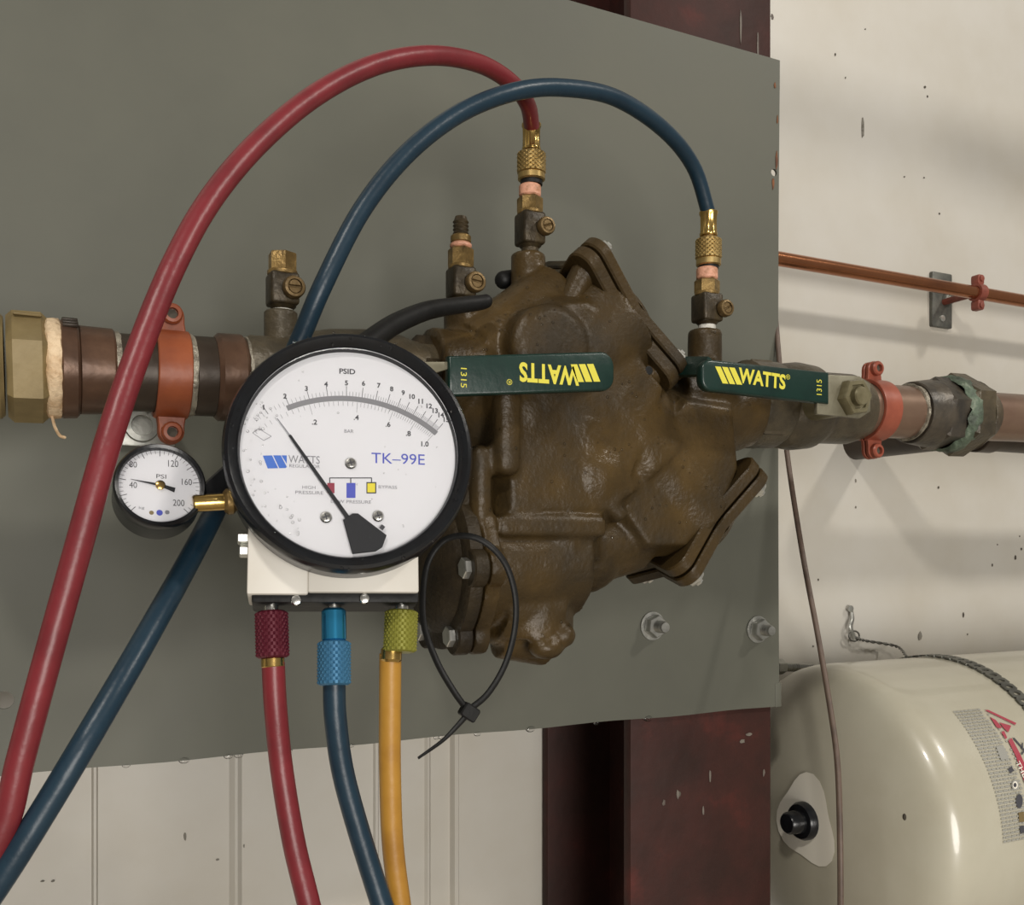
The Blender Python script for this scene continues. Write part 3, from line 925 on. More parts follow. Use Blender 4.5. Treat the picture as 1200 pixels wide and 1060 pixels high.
# steel lever: flat plate from the nut to the left, vinyl grip over it
def lever_z(x, x_n, z_n, slope):
    return z_n + (x - x_n) * slope
xl, xr = XU(818, HY), XU(968, HY)
zl, zr = P(820, 444, HY).z, P(965, 463, HY).z
slope = 0.0
b = MB()
prs = [(xr - 0.01, P(965, 440, HY).z), (XU(1005, HY), P(1005, 441, HY).z), (XU(1018, HY), P(1018, 450, HY).z), (XU(1018, HY), P(1018, 482, HY).z), (XU(1006, HY), P(1006, 490, HY).z), (xr - 0.01, P(965, 486, HY).z)]
b.prism([(x, z) for x, z in prs], -0.0015, 0.0018, facing((0, HY, 0)), 0.0004)
lev = b.build('lever_plate', 'lever', t)
b = MB()
def grip_outline(u_round, u_flat, top_r, bot_r, top_f, bot_f, round_left=True):
    pts = []
    n = 8
    A = [P(u_flat, top_f, HY), P(u_flat, bot_f, HY)]
    rt, rb = P(u_round, top_r, HY), P(u_round, bot_r, HY)
    rad = abs(rt.z - rb.z) * 0.36
    sg = -1 if round_left else 1
    out = [(A[0].x, A[0].z)]
    base = P(u_round, (top_r + bot_r) / 2, HY)
    for i in range(n + 1):
        a = (pi / 2) * i / n
        out.append((base.x - sg * rad + sg * rad * sin(a), rt.z - rad + rad * cos(a)))
    for i in range(n + 1):
        a = (pi / 2) * i / n
        out.append((base.x - sg * rad + sg * rad * cos(a), rb.z + rad - rad * sin(a)))
    out.append((A[1].x, A[1].z))
    return out
b.prism(grip_outline(818, 967, 421, 458, 437, 474), -0.0030, 0.0042, facing((0, HY, 0)), 0.0018, 3)
grip = b.build('lever_grip', 'green', t)
b = MB()                                          # lip of the lever bent back to the wall
e1, e2, e3, e4 = P(832, 419, HY + 0.003), P(822, 440, HY + 0.003), P(776, 441, HY + 0.050), P(792, 419, HY + 0.050)
n_ = (e2 - e1).cross(e4 - e1).normalized() * 0.0016
b.add([e1 - n_, e2 - n_, e3 - n_, e4 - n_, e1 + n_, e2 + n_, e3 + n_, e4 + n_], [(0, 1, 2, 3), (4, 5, 6, 7), (0, 1, 5, 4), (1, 2, 6, 5), (2, 3, 7, 6), (3, 0, 4, 7)])
b.build('lever_lip', 'green', t)
b = MB(); YL = HY - 0.0044
for k in range(3):
    x = 838 + k * 8.2
    y = 429 + k * 0.6
    ppoly(b, YL, [(x, y), (x + 6.6, y + 0.6), (x + 15.5, y + 20.5), (x + 8.9, y + 20)])
b.build('slash_emblem', 'yellow_print', grip)
b = MB(); lettering(b, YL, 893.5, 443.5, 55, 18, 'WATTS', -0.045, 0.035)
lettering(b, YL, 923.5, 441.5, 5, 6, '®', 0, 0.0); b.build('printed_word', 'yellow_print', grip)
b = MB(); lettering(b, YL, 960, 453.5, 18, 6, '1315', pi / 2, 0.0); b.build('printed_number', 'yellow_print', grip)
b = MB(); b.lathe([(0, 0), (0.0128, 0), (0.0140, 0.0008), (0.0140, 0.0062), (0.0128, 0.0078), (0.0098, 0.0080), (0.0092, 0.0062), (0, 0.0060)], facing(P(997, 466, HY - 0.0012)), 6, 0.15); nt_ = b.build('stem_nut', 'nut_olive', t)
b = MB(); b.lathe([(0, 0.004), (0.0068, 0.004), (0.0068, 0.0105), (0.0060, 0.0116), (0, 0.0120)], facing(P(997, 466, HY - 0.0012)), 20); b.build('stem_end', 'nut_olive', nt_)

# left valve
t = thing('inlet_ball_valve', 'bronze ball valve behind the gauge with green lever printed upside down', 'valve', AU(405))
b = MB()
m0 = frame(AU(286), AXD)
Lv = (AU(520) - AU(286)).length
b.lathe([(0, 0), (0.0240, 0), (0.0258, 0.003), (0.0262, 0.022), (0.0285, 0.030), (0.0330, 0.052), (0.0345, 0.075), (0.0330, 0.095), (0.0300, 0.104), (0.0300, Lv - 0.002), (0.0285, Lv), (0, Lv)], m0, 40)
b.build('valve_body', 'valve_body', t)
b = MB(); run(b, 478, 518, 0.0335, hexa=True, bev=0.003, phase=0.3); b.build('hex_end', 'bronze_dark', t)
xp = XU(452, HY); zp = P(452, 440, HY).z
b = MB(); b.cyl((xp, PIPE_Y - 0.03, zp), (xp, HY + 0.004, zp), 0.0125, 24, 0.001); b.build('stem', 'nut_olive', t)
b = MB(); b.prism([(XU(440, HY), P(440, 424, HY).z), (XU(530, HY), P(530, 424, HY).z), (XU(530, HY), P(530, 431, HY).z), (XU(440, HY), P(440, 458, HY).z)], -0.0015, 0.0015, facing((0, HY, 0)), 0.0004); b.build('lever_plate', 'lever', t)
b = MB(); b.lathe([(0, 0), (0.0135, 0), (0.0135, 0.007), (0.012, 0.0085), (0.008, 0.0085), (0.0075, 0.012), (0, 0.0125)], facing(P(452, 440, HY - 0.002)), 6); b.build('stem_nut', 'nut_olive', t)
b = MB(); b.prism(grip_outline(716, 523, 414.5, 460, 418, 465, False), -0.0030, 0.0042, facing((0, HY, 0)), 0.0018, 3)
grip = b.build('lever_grip', 'green', t)
b = MB()
for k in range(3):
    x = 703.5 - k * 9.5
    y = 447.0 + k * 0.2
    ppoly(b, YL, [(x, y), (x - 7.6, y), (x - 15.8, y - 20.6), (x - 8.2, y - 20.8)])
b.build('slash_emblem', 'yellow_print', grip)
b = MB(); lettering(b, YL, 644, 438.2, 70, 23, 'WATTS', pi + 0.012, 0.035)
lettering(b, YL, 597, 447.5, 6.5, 7, '®', pi, 0.0); b.build('printed_word', 'yellow_print', grip)
b = MB(); lettering(b, YL, 543.5, 442.5, 23, 7, '1315', -pi / 2, 0.0); b.build('printed_number', 'yellow_print', grip)

# ------------------------------------------------------------------ backflow preventer body: one casting
BY = -0.125
def bp_(u, v, Y=BY): return P(u, v, Y)
cast = MB()
FY = -0.168                                       # front of the casting
# inlet neck
cast.cyl(bp_(500, 440), bp_(600, 450), 0.031, 32)
# first check barrel, widening up to the right
d1 = V((0.743, 0, 0.669)).normalized()
c1b = V((0.368, BY, 0.160))
cast.cyl(c1b - d1 * 0.105, c1b - d1 * 0.002, 0.042, 44, 0, 0.046)
cast.cyl(c1b - d1 * 0.060 + V((-0.012, 0, 0.016)), c1b - d1 * 0.004, 0.036, 36, 0, 0.040)
cast.ball(c1b - d1 * 0.105, 0.043, (1, 1, 1), 24)
# shoulder on the upper left of the barrel
cast.cyl(bp_(560, 420), bp_(655, 352), 0.027, 28)
# throat below and web to the relief module
cast.cyl(bp_(622, 470), bp_(640, 660), 0.040, 36)
cast.cyl(bp_(650, 500), bp_(690, 590), 0.042, 36)
cast.ball(bp_(672, 560), 0.045, (1, 1, 1), 24)
cast.cyl(bp_(690, 470), bp_(745, 545), 0.042, 32)
cast.ball(bp_(725, 500), 0.042, (1, 1, 1), 24)
def hull(poly, yf, yb, inset):
    bh = bmesh.new()
    cu_ = sum(p[0] for p in poly) / len(poly); cv_ = sum(p[1] for p in poly) / len(poly)
    for u, v in poly:
        pf = P(cu_ + (u - cu_) * (1 - inset), cv_ + (v - cv_) * (1 - inset), yf)
        pm = P(u, v, yf)
        bh.verts.new(pf)
        bh.verts.new((pm.x, yf + 0.016, pm.z))
        bh.verts.new((pm.x, yb, pm.z))
    r_ = bmesh.ops.convex_hull(bh, input=list(bh.verts))
    bmesh.ops.delete(bh, geom=[g for g in r_['geom_interior'] if isinstance(g, bmesh.types.BMVert)], context='VERTS')
    cast.bm(bh)
hull([(584, 440), (606, 385), (655, 338), (690, 336), (742, 388), (790, 452), (762, 505), (735, 548), (736, 596), (716, 614), (586, 614)], -0.166, BY, 0.13)
hull([(806, 452), (868, 462), (876, 545), (858, 590), (806, 652), (752, 652), (722, 606), (742, 556)], -0.160, BY, 0.16)
# rounded pad on the first barrel, facing out
pd_ = P(648, 408, FY)
cast.lathe([(0, 0), (0.031, 0), (0.029, 0.036), (0.023, 0.0395), (0, 0.0400)], facing(V((pd_.x, FY + 0.0365, pd_.z))), 36)
# second check barrel, pointing down to the right
d2 = V((0.75, 0, -0.66)).normalized()
c2b = V((0.441, BY, 0.0225))
cast.cyl(c2b - d2 * 0.082, c2b - d2 * 0.002, 0.0395, 44, 0, 0.0385)
cast.ball(c2b - d2 * 0.080, 0.041, (1, 1, 1), 24)
# outlet neck
cast.cyl(c2b - d2 * 0.060 + V((0, 0, 0.022)), AU(872), 0.0325, 36)
cast.cyl(bp_(780, 470), bp_(835, 468), 0.030, 28)
# test-cock bosses
for (u, v0, v1, r) in ((549, 356, 430, 0.0165), (619, 297, 360, 0.0120), (826, 387, 470, 0.0128)):
    cast.cyl(P(u, v0, PIPE_Y), P(u, v1, PIPE_Y), r, 28, 0.001)
# relief module: ledge, bowl, spout
RX, RZ = 0.2507, -0.010
cast.cyl((RX + 0.006, BY, RZ), (RX + 0.085, BY, RZ + 0.006), 0.040, 40)
cast.cyl(bp_(618, 628), bp_(618, 745), 0.031, 36)
cast.cyl(bp_(575, 700), bp_(640, 702), 0.031, 32)
cast.ball(bp_(684, 642), 0.030, (1, 1, 1.05), 20)
cast.cyl(bp_(684, 640), bp_(738, 622), 0.029, 24)
e0, e1 = P(586, 628, FY), P(712, 604, FY)
cast.box((e0.x, FY, e0.z), (e1.x, BY + 0.02, e1.z), None, 0.003)
cast.cyl(bp_(628, 738), bp_(628, 768), 0.0165, 24)
cast.cyl(bp_(585, 745), bp_(640, 755), 0.015, 20)
cast.ball(P(660, 744, -0.150), 0.0085, (1, 1, 1), 14)
cast.ball(P(640, 758, -0.150), 0.0100, (1.3, 1, 0.8), 14)
# left flange of the relief module, six ears
cast.cyl((RX, BY, RZ), (RX + 0.011, BY, RZ), 0.0535, 44)
for k in range(6):
    a = pi * k / 3
    cc = V((RX, BY - 0.050 * cos(a), RZ + 0.050 * sin(a)))
    cast.cyl(cc, cc + V((0.011, 0, 0)), 0.0120, 20)
# rib and block at left above the relief module
e0, e1 = P(584, 556, -0.176), P(614, 436, -0.176)
cast.box((e0.x, -0.176, e0.z), (e1.x, BY, e1.z), None, 0.006)
e0, e1 = P(556, 640, -0.170), P(580, 520, -0.170)
cast.box((e0.x, -0.170, e0.z), (e1.x, BY, e1.z), None, 0.006)
# raised seam across the lower body
cast.cyl(P(640, 520, -0.160), P(728, 606, -0.160), 0.0065, 12)
# cover flanges with four ears
def plate(bb, c, d, th0, th1, half_a, half_y, ear_r, shape):
    # plate across direction d (in the XZ plane); local x = in-plane, y = Y
    along = V((-d.z, 0, d.x))
    m = Matrix((along, V((0, 1, 0)), d)).transposed().to_4x4()
    m.translation = c
    pts = []
    ex, ey = half_a, half_y
    k = 8
    corners = ((ex, ey, 0), (-ex, ey, 90), (-ex, -ey, 180), (ex, -ey, 270))
    for (x, y, a0) in corners:
        for i in range(k + 1):
            a = radians(a0 - 15 + 120 * i / k)
            pts.append((x + ear_r * cos(a), y + ear_r * sin(a)))
        # waist between ears
        nx, ny = {0: (0, ey + shape), 90: (-ex - shape, 0), 180: (0, -ey - shape), 270: (ex + shape, 0)}[a0]
        pts.append((nx, ny))
    bb.prism(pts, th0, th1, m, 0.0012, 1)
    return m
FL1 = (c1b, d1, 0.046, 0.034)
FL2 = (bp_(838, 606), d2, 0.0365, 0.029)
def voxel_cast(mb, vox, name, mt, parent, noise=0.0006):
    tmp = bpy.data.meshes.new('tmp')
    tmp.from_pydata([v - WO[parent.name] for v in mb.v], [], mb.f)
    bmx = bmesh.new(); bmx.from_mesh(tmp); bmesh.ops.recalc_face_normals(bmx, faces=list(bmx.faces)); bmx.to_mesh(tmp); bmx.free()
    o = bpy.data.objects.new('tmp', tmp); COL.objects.link(o)
    r = o.modifiers.new('r', 'REMESH'); r.mode = 'VOXEL'; r.voxel_size = vox; r.adaptivity = 0.0; r.use_smooth_shade = True
    s = o.modifiers.new('s', 'SMOOTH'); s.factor = 0.5; s.iterations = 4
    tex = bpy.data.textures.new('cast_noise', 'CLOUDS'); tex.noise_scale = 0.02; tex.noise_depth = 3
    d = o.modifiers.new('d', 'DISPLACE'); d.texture = tex; d.strength = noise * 2; d.mid_level = 0.5; d.texture_coords = 'LOCAL'
    dg = bpy.context.evaluated_depsgraph_get()
    me = bpy.data.meshes.new_from_object(o.evaluated_get(dg))
    bpy.data.objects.remove(o); bpy.data.meshes.remove(tmp)
    me.materials.clear(); me.materials.append(M[mt])
    me.polygons.foreach_set('use_smooth', [True] * len(me.polygons))
    ob = bpy.data.objects.new(name, me); COL.objects.link(ob); ob.parent = parent; WO[ob.name] = WO[parent.name]
    return ob
prev = thing('backflow_preventer', 'big wet brown cast bronze backflow preventer in the middle of the panel', 'valve', bp_(650, 560))
body = voxel_cast(cast, 0.0019, 'body', 'bronze_body', prev, 0.0006)
# flange halves, crisp edged, joined to the casting
fl = MB()
plate(fl, c1b, d1, -0.010, 0.0, 0.045, 0.030, 0.0125, 0.004)
for k in (1, -1):                                 # gussets behind the ears of the first flange
    al = V((-d1.z, 0, d1.x))
    fl.cyl(c1b + al * 0.043 * k + V((0, -0.026, 0)) - d1 * 0.002, c1b + al * 0.026 * k + V((0, -0.020, 0)) - d1 * 0.050, 0.010, 20, 0, 0.006)
plate(fl, c2b, d2, -0.009, 0.0, 0.0425, 0.030, 0.0120, 0.004)
fm = fl.mesh('flanges', WO[prev.name], 40)
bmj = bmesh.new(); bmj.from_mesh(body.data); bmj.from_mesh(fm); bmj.to_mesh(body.data); bmj.free()
bpy.data.meshes.remove(fm)
body.data.set_sharp_from_angle(angle=radians(42))
def cover(c, d, ha, hy, ear, name):
    q = MB()
    m = plate(q, c + d * 0.0008, d, 0.0, 0.0085, ha, hy, ear, 0.004)
    q.lathe([(0.0, 0.0085), (min(ha, hy) + 0.004, 0.0085), (min(ha, hy), 0.013), (0, 0.0145)], m, 32)
    cv = q.build(name, 'bronze_body', prev)
    for (sx, sy) in ((1, 1), (-1, 1), (-1, -1), (1, -1)):
        mm = m @ Matrix.Translation((sx * ha, sy * hy, 0.0085))
        q = MB(); q.lathe([(0, 0), (0.0072, 0), (0.0072, 0.0042), (0.0060, 0.0055), (0.0032, 0.0055), (0.0032, 0.0085), (0, 0.009)], mm, 6, 0.3)
        q.build('bolt', 'zinc', cv)
    return cv
cover(c1b + d1 * 0.0012, d1, 0.045, 0.030, 0.0125, 'check_cover')
cover(c2b + d2 * 0.0012, d2, 0.0425, 0.030, 0.0120, 'check_cover')
# relief valve cover on the left
rc = V((RX - 0.0012, BY, RZ))
q = MB(); m = frame(rc, (-1, 0, 0), (0, 0, 1))
q.lathe([(0, 0), (0.0525, 0), (0.0535, 0.001), (0.0535, 0.009), (0.0520, 0.010), (0.043, 0.0105), (0.040, 0.014), (0.032, 0.018), (0.020, 0.020), (0, 0.021)], m, 48)
rcv = q.build('relief_cover', 'bronze_dark', prev)
for k in range(6):
    a = pi * k / 3
    cc = rc + V((0, -0.050 * cos(a), 0.050 * sin(a)))
    q = MB(); q.cyl(cc, cc - V((0.0100, 0, 0)), 0.0120, 20, 0.001); q.build('ear', 'bronze_dark', rcv)
    if k != 1:
        q = MB(); q.cyl(cc - V((0.0095, 0, 0)), cc - V((0.0140, 0, 0)), 0.0066, 6, 0.0005, None, 0.2); q.build('bolt', 'zinc', rcv)
# cast patches, black disc painted as a hole's dark and spots of water
q = MB(); q.lathe([(0, 0), (0.0030, 0), (0.0030, 0.0006), (0.002, 0.0008), (0, 0.0004)], facing(P(760, 434, -0.1650)), 16); q.build('hole_disc', 'rubber', prev)

def droplets(ob, count, rmin, rmax, zlim, name, mt, parent, seed, ufilter=None):
    rg = random.Random(seed)
    me = ob.data
    org = WO[ob.name]
    polys = [p for p in me.polygons if p.normal.y < -0.05 and p.normal.z > zlim]
    q = MB()
    for k in range(count):
        p = rg.choice(polys)
        r = rmin + (rmax - rmin) * rg.random() ** 3
        q.ball(p.center + org, r, (1, 1, 0.6), 8, p.normal.to_track_quat('Z', 'Y').to_matrix().to_4x4())
    o = q.build(name, mt, parent, 60); o['kind'] = 'stuff'
    return o
droplets(body, 420, 0.0004, 0.0012, 0.0, 'water_droplets', 'water', prev, 5)

# ------------------------------------------------------------------ test cocks
def test_cock(u, vs_, widths, label, top, screw, tape=None):
    """vs_: pixel rows (top of body, bottom of body, top of hex, top of sealant, bottom of nipple)"""
    base = P(u, vs_['bot'], PIPE_Y)
    s_ = mpp(u, PIPE_Y)
    t = thing('test_cock', label, 'valve', base, 'test cocks along the pipe run')
    def z(v): return P(u, v, PIPE_Y).z
    X, Y = base.x, PIPE_Y
    hw_ = widths['body'] * s_ * 0.5 * 0.80
    q = MB(); q.cyl((X, Y, z(vs_['nip'])) , (X, Y, z(vs_['bot'] - 2)), hw_ * 0.72, 20); q.build('nipple', tape or 'cock', t)
    q = MB()
    q.box((X - hw_, Y - hw_, z(vs_['bot'])), (X + hw_, Y + hw_, z(vs_['top'])), None, 0.0022, 3)
    q.cyl((X, Y, z(vs_['bot'])), (X, Y, z(vs_['bot']) - 0.0022), hw_ * 0.95, 24, 0, hw_ * 0.7)
    bd = q.build('cock_body', 'cock', t)
    q = MB(); q.cyl((X, Y, z(vs_['top'])), (X, Y, z(vs_['hex'])), hw_ * 1.06, 6, 0.0012, None, 0.5); q.build('hex_fitting', 'brass_old', t)
    q = MB(); q.cyl((X, Y, z(vs_['top']) - 0.0012), (X, Y, z(vs_['top']) + 0.0018), hw_ * 1.04, 24, 0.0005); q.build('collar', 'brass_old', t)
    # operating screw, slotted, facing out from the wall
    sc = V((X + screw[1] * s_, Y - hw_ + 0.0008, z(screw[0])))
    R = screw[2] * s_
    q = MB(); q.lathe([(0, -0.002), (R * 0.8, -0.002), (R * 0.8, 0.0015), (R, 0.0022), (R, 0.0055), (R * 0.88, 0.0068), (R * 0.66, 0.0070), (R * 0.62, 0.0050), (0, 0.0048)], facing(sc), 28)
    q.build('operating_screw', 'brass_dim', t)
    for sg in (1, -1):
        q = MB(); k = 10
        pts = [(R * 0.52 * cos(pi * i / k), R * 0.52 * sin(pi * i / k) + R * 0.10) for i in range(k + 1)]
        q.prism([(x * sg, y * sg) for x, y in pts], 0.0045, 0.0068, facing(sc, screw[3]), 0.0003, 1); q.build('screw_head', 'brass_dim', t)
    if top == 'capped' or top == 'flare':
        q = MB(); q.cyl((X, Y, z(vs_['hex'])), (X, Y, z(vs_['seal'])), hw_ * 0.90, 24, 0.0010); q.build('sealant', 'pink', t)
        if top == 'capped':
            q = MB(); q.cyl((X, Y, z(vs_['seal'])), (X, Y, z(vs_['seal'] - 9)), hw_ * 0.84, 24, 0.0008); q.build('adapter_ring', 'brass_old', t)
            q = MB()
            z0, z1 = z(vs_['seal'] - 9), z(vs_['tip'])
            prof = [(0, 0)]
            for i in range(9):
                prof.append((hw_ * (0.66 if i % 2 else 0.56), (z1 - z0) * i / 10))
            prof += [(hw_ * 0.50, (z1 - z0) * 0.92), (hw_ * 0.46, z1 - z0), (hw_ * 0.28, z1 - z0), (hw_ * 0.26, (z1 - z0) - 0.003), (0, (z1 - z0) - 0.003)]
            q.lathe(prof, frame((X, Y, z0), (0, 0, 1)), 24); q.build('threaded_spout', 'cock', t)
        else:
            q = MB(); q.cyl((X, Y, z(vs_['seal'])), (X, Y, z(vs_['tip'])), hw_ * 0.62, 20); q.build('threaded_spout', 'cock', t)
    if top == 'open':
        q = MB()
        z0, z1 = z(vs_['hex'] + 2), z(vs_['tip'])
        L = z1 - z0
        q.lathe([(0, 0), (hw_ * 1.0, 0), (hw_ * 1.0, L - 0.0008), (hw_ * 0.95, L), (hw_ * 0.72, L), (hw_ * 0.68, L - 0.004), (0, L - 0.004)], frame((X, Y, z0), (0, 0, 1)), 6, 0.5); q.build('plug_fitting', 'brass_old', t)
    return t
test_cock(331, dict(nip=366, bot=359, top=321, hex=316, seal=310, tip=297), dict(body=42), 'stubby test cock with gold hexagonal top left of the blue hose', 'open', (341, 8, 13, 0.0), 'tape_white')
test_cock(540, dict(nip=362, bot=350, top=314, hex=291, seal=285, tip=254), dict(body=36), 'uncapped test cock with pink band beside the black rubber strap', 'capped', (334, 10, 12, -0.1))
test_cock(621, dict(nip=300, bot=288, top=250, hex=231, seal=217, tip=205), dict(body=36), 'test cock under the red hose coupling', 'flare', (269, 11, 10.5, 0.35))
test_cock(828.5, dict(nip=390, bot=378, top=345, hex=328, seal=314, tip=300), dict(body=35), 'test cock under the blue hose coupling', 'flare', (364, 12, 10, 0.6), 'tape_white')
b = MB(); b.cyl(P(329, 365, PIPE_Y), P(329, 405, PIPE_Y), 0.0100, 24, 0.001)
b.build('cock_boss', 'valve_body', bpy.data.objects['inlet_ball_valve'])

# ------------------------------------------------------------------ right side of the run
t = thing('outlet_copper_stub', 'short brown copper pipe inside the red clamp at right', 'pipe', AU(1030))
b = MB(); run(b, 999, 1072, 0.0222); b.build('tube', 'copper_red', t)
b = MB(); ring(b, 1063, 0.0036, 0.0240, 0.0006, 40, 9); b.build('solder_ring', 'solder', t)
t = thing('pipe_union', 'grey brown hexagonal pipe union crusted with green at right', 'pipe fitting', AU(1100))
b = MB(); run(b, 1066, 1088, 0.0262, 0.0290, bev=0.001); b.build('union_sleeve', 'union_grey', t)
b = MB(); run(b, 1085, 1108, 0.0315, hexa=True, bev=0.0030, phase=0.25); b.build('hex_nut', 'union_grey', t)
b = MB(); ring(b, 1110, 0.0150, 0.0326, 0.0012, 48, 10); b.build('green_crust', 'verdigris', t, 60)
b = MB(); run(b, 1109, 1134, 0.0362, hexa=True, bev=0.004, phase=0.05); b.build('union_nut', 'valve_body', t)
b = MB(); run(b, 1133, 1150, 0.0310, 0.0232, bev=0.001); b.build('tailpiece', 'valve_body', t)
t = thing('outlet_copper_pipe', 'straight reddish copper pipe leaving the picture at right', 'pipe', AU(1170))
b = MB(); run(b, 1140, 1420, 0.0215); b.build('tube', 'copper_red', t)

# ------------------------------------------------------------------ test kit gauge
GT = 0.455
GC = PT(411.5, 525.5, GT)
cvec = (CAMP - GC).normalized()
gr = UP.cross(cvec).normalized()
tilt, gyaw = radians(17), radians(4)
n0 = (Matrix.Rotation(-tilt, 3, gr) @ cvec).normalized()
if n0.z < cvec.z:
    n0 = (Matrix.Rotation(tilt, 3, gr) @ cvec).normalized()
n0 = (n0 + gr * tan(gyaw)).normalized()
gx = (gr - n0 * gr.dot(n0)).normalized()
gy = n0.cross(gx)
GM = Matrix((gx, gy, n0)).transposed().to_4x4()
GM.translation = GC
GMI = GM.inverted()
def gl(u, v, h):                                  # point of the gauge's own plane, height h above the dial rim plane
    d = ray(u, v)
    o = GC + n0 * h
    k = (o - CAMP).dot(n0) / d.dot(n0)
    q = GMI @ (CAMP + d * k)
    return q.x, q.y
def gw(x, y, z): return GM @ V((x, y, z))
def gpx(u, v, h):
    x, y = gl(u, v, h)
    return gw(x, y, h)
kit = thing('test_kit_gauge', 'large round black rimmed white dial gauge on a white block with three hoses', 'gauge', GC)
DZ = -0.0068
x0, y0 = gl(409, 528, DZ)
RD = abs(gl(536, 528, DZ)[0] - gl(284, 528, DZ)[0]) / 2
RB = 0.0578
OFF = Matrix.Translation((0, 0, 0))
b = MB()
b.lathe([(0.046, -0.040), (RB - 0.003, -0.038), (RB - 0.001, -0.034), (RB - 0.001, -0.015), (RB, -0.0135), (RB, -0.003), (RB - 0.0012, -0.0004), (RB - 0.0028, 0.0004), (RB - 0.0046, -0.0008), (RD + 0.0012, -0.0030), (RD + 0.0004, -0.0042), (RD, DZ - 0.0005), (0.046, -0.014)], GM, 96)
b.build('bezel', 'black', kit)
b = MB()
for k in range(60):                               # water beads on the rim
    a = random.uniform(0, 2 * pi); r = random.uniform(RB - 0.006, RB - 0.0005)
    zz = -0.0012 if r < RB - 0.004 else 0.0
    b.ball(gw(r * cos(a), r * sin(a), zz), random.uniform(0.0003, 0.0009), (1, 1, 1), 8)
o = b.build('water_beads', 'water', kit, 60); o['kind'] = 'stuff'
b = MB(); b.lathe([(0, -0.062), (0.042, -0.062), (0.046, -0.058), (0.046, -0.030), (0, -0.030)], GM, 64); b.build('gauge_housing', 'black', kit)
b = MB(); b.lathe([(0, DZ - 0.001), (RD, DZ - 0.001), (RD, DZ), (0, DZ)], GM, 96); dial = b.build('dial', 'dial', kit)
b = MB(); b.lathe([(0, -0.0022), (RD + 0.0006, -0.0028), (RD + 0.0006, -0.0036), (0, -0.0032)], GM, 96); b.build('lens', 'glass', kit, 60)
PZ = DZ + 0.00012
def gm(u, v, roll=0.0, z=PZ):
    x, y = gl(u, v, z)
    return GM @ Matrix.Translation((x, y, z)) @ Matrix.Rotation(roll, 4, 'Z')
SPX = GT / FPX
def gtext(bb, body, u, v, w, h, bold=0.0, roll=0.0):
    bb.text(body, h * SPX / cos(tilt), gm(u, v, roll), w * SPX if w else None, bold)
ARC_U, ARC_V, ARC_R = 407.0, 625.0, 158.0
acx, acy = gl(ARC_U, ARC_V, PZ)
tx, ty = gl(407, 467, PZ)
AR = ty - acy
def arc_pt(ang, r): return (acx + r * sin(ang), acy + r * cos(ang))
def ang_of(u, v):
    x, y = gl(u, v, PZ)
    return atan2(x - acx, y - acy)
b = MB()
aL, aR = ang_of(300, 510), ang_of(514, 505)
N = 64
vs_, fs_ = [], []
for i in range(N + 1):
    a = ang_of(340, 486) + (aR - ang_of(340, 486)) * i / N
    for r in (AR - 0.0012, AR + 0.0014):
        x, y = arc_pt(a, r); vs_.append(gw(x, y, PZ))
for i in range(N):
    fs_.append((2 * i, 2 * i + 1, 2 * i + 3, 2 * i + 2))
b.add(vs_, fs_); b.build('scale_band', 'band_grey', dial)
b = MB()
nums = [(1, 309, 477), (2, 334, 464), (3, 359, 455), (4, 382, 450), (5, 406, 448.5), (6, 426, 449), (7, 444, 451.5), (8, 459, 455.5), (9, 472.5, 460), (10, 483, 464.5), (11, 493, 470), (12, 503, 475.5), (13, 510, 481), (14, 517, 486), (15, 523, 491.5)]
def tick(bb, a, r0, r1, w, z=PZ):
    dx, dy = cos(a) * w, -sin(a) * w
    p, q = arc_pt(a, r0), arc_pt(a, r1)
    bb.add([gw(p[0] - dx, p[1] - dy, z), gw(p[0] + dx, p[1] + dy, z), gw(q[0] + dx, q[1] + dy, z), gw(q[0] - dx, q[1] - dy, z)], [(0, 1, 2, 3)])
angs = [ang_of(u, v) for _, u, v in nums]
for i, (nn, u, v) in enumerate(nums):
    gtext(b, str(nn), u, v, None, 6.1, 0.030)
    tick(b, angs[i], AR + 0.0014, AR + 0.0062, 0.00013)
gtext(b, 'PSID', 407, 435, 19, 6.6, 0.022)
bars = [('.2', 368.6, 494.4), ('.4', 417.5, 489), ('.6', 454.7, 497), ('.8', 478.5, 507.7), ('1.0', 498, 520)]
for s_, u, v in bars:
    gtext(b, s_, u, v, None, 6.3, 0.026)
b.build('dial_numbers', 'ink', dial)
b = MB()
for i in range(len(angs) - 1):
    for k in range(1, 5):
        tick(b, angs[i] + (angs[i + 1] - angs[i]) * k / 5, AR + 0.0014, AR + 0.0036, 0.00009)
a0 = angs[0]
for k in range(1, 4):
    tick(b, a0 - (angs[1] - angs[0]) * k / 5, AR + 0.0012, AR + 0.0036, 0.00009)
bang = [ang_of(u, v) for _, u, v in bars]
bpos = [ang_of(305, 512)] + bang
for i in range(len(bpos) - 1):
    for k in range(11):
        a = bpos[i] + (bpos[i + 1] - bpos[i]) * k / 10
        tick(b, a, AR - 0.0014, AR - (0.0064 if k == 10 else 0.0036), 0.00009)
gtext(b, 'BAR', 409, 505, 11, 4.0)
gtext(b, 'WATTS', 356.5, 538.2, 36, 9.0, 0.0)
gtext(b, 'REGULATOR', 357, 546, 35, 3.8)
gtext(b, 'HIGH', 362, 570.8, 15, 3.8)
gtext(b, 'PRESSURE', 362.5, 577, 32, 3.8)
gtext(b, 'BYPASS', 454.5, 570.5, 22, 3.8)
gtext(b, 'LOW PRESSURE', 411.5, 587.6, 47, 3.8)
b.build('dial_print', 'ink_grey', dial)
def gpoly(bb, pts, z=PZ):
    bb.poly([gpx(u, v, z) for u, v in pts])
def D(x, y): return (250 + x / 3.3125, 370 + y / 3.3125)
b = MB()
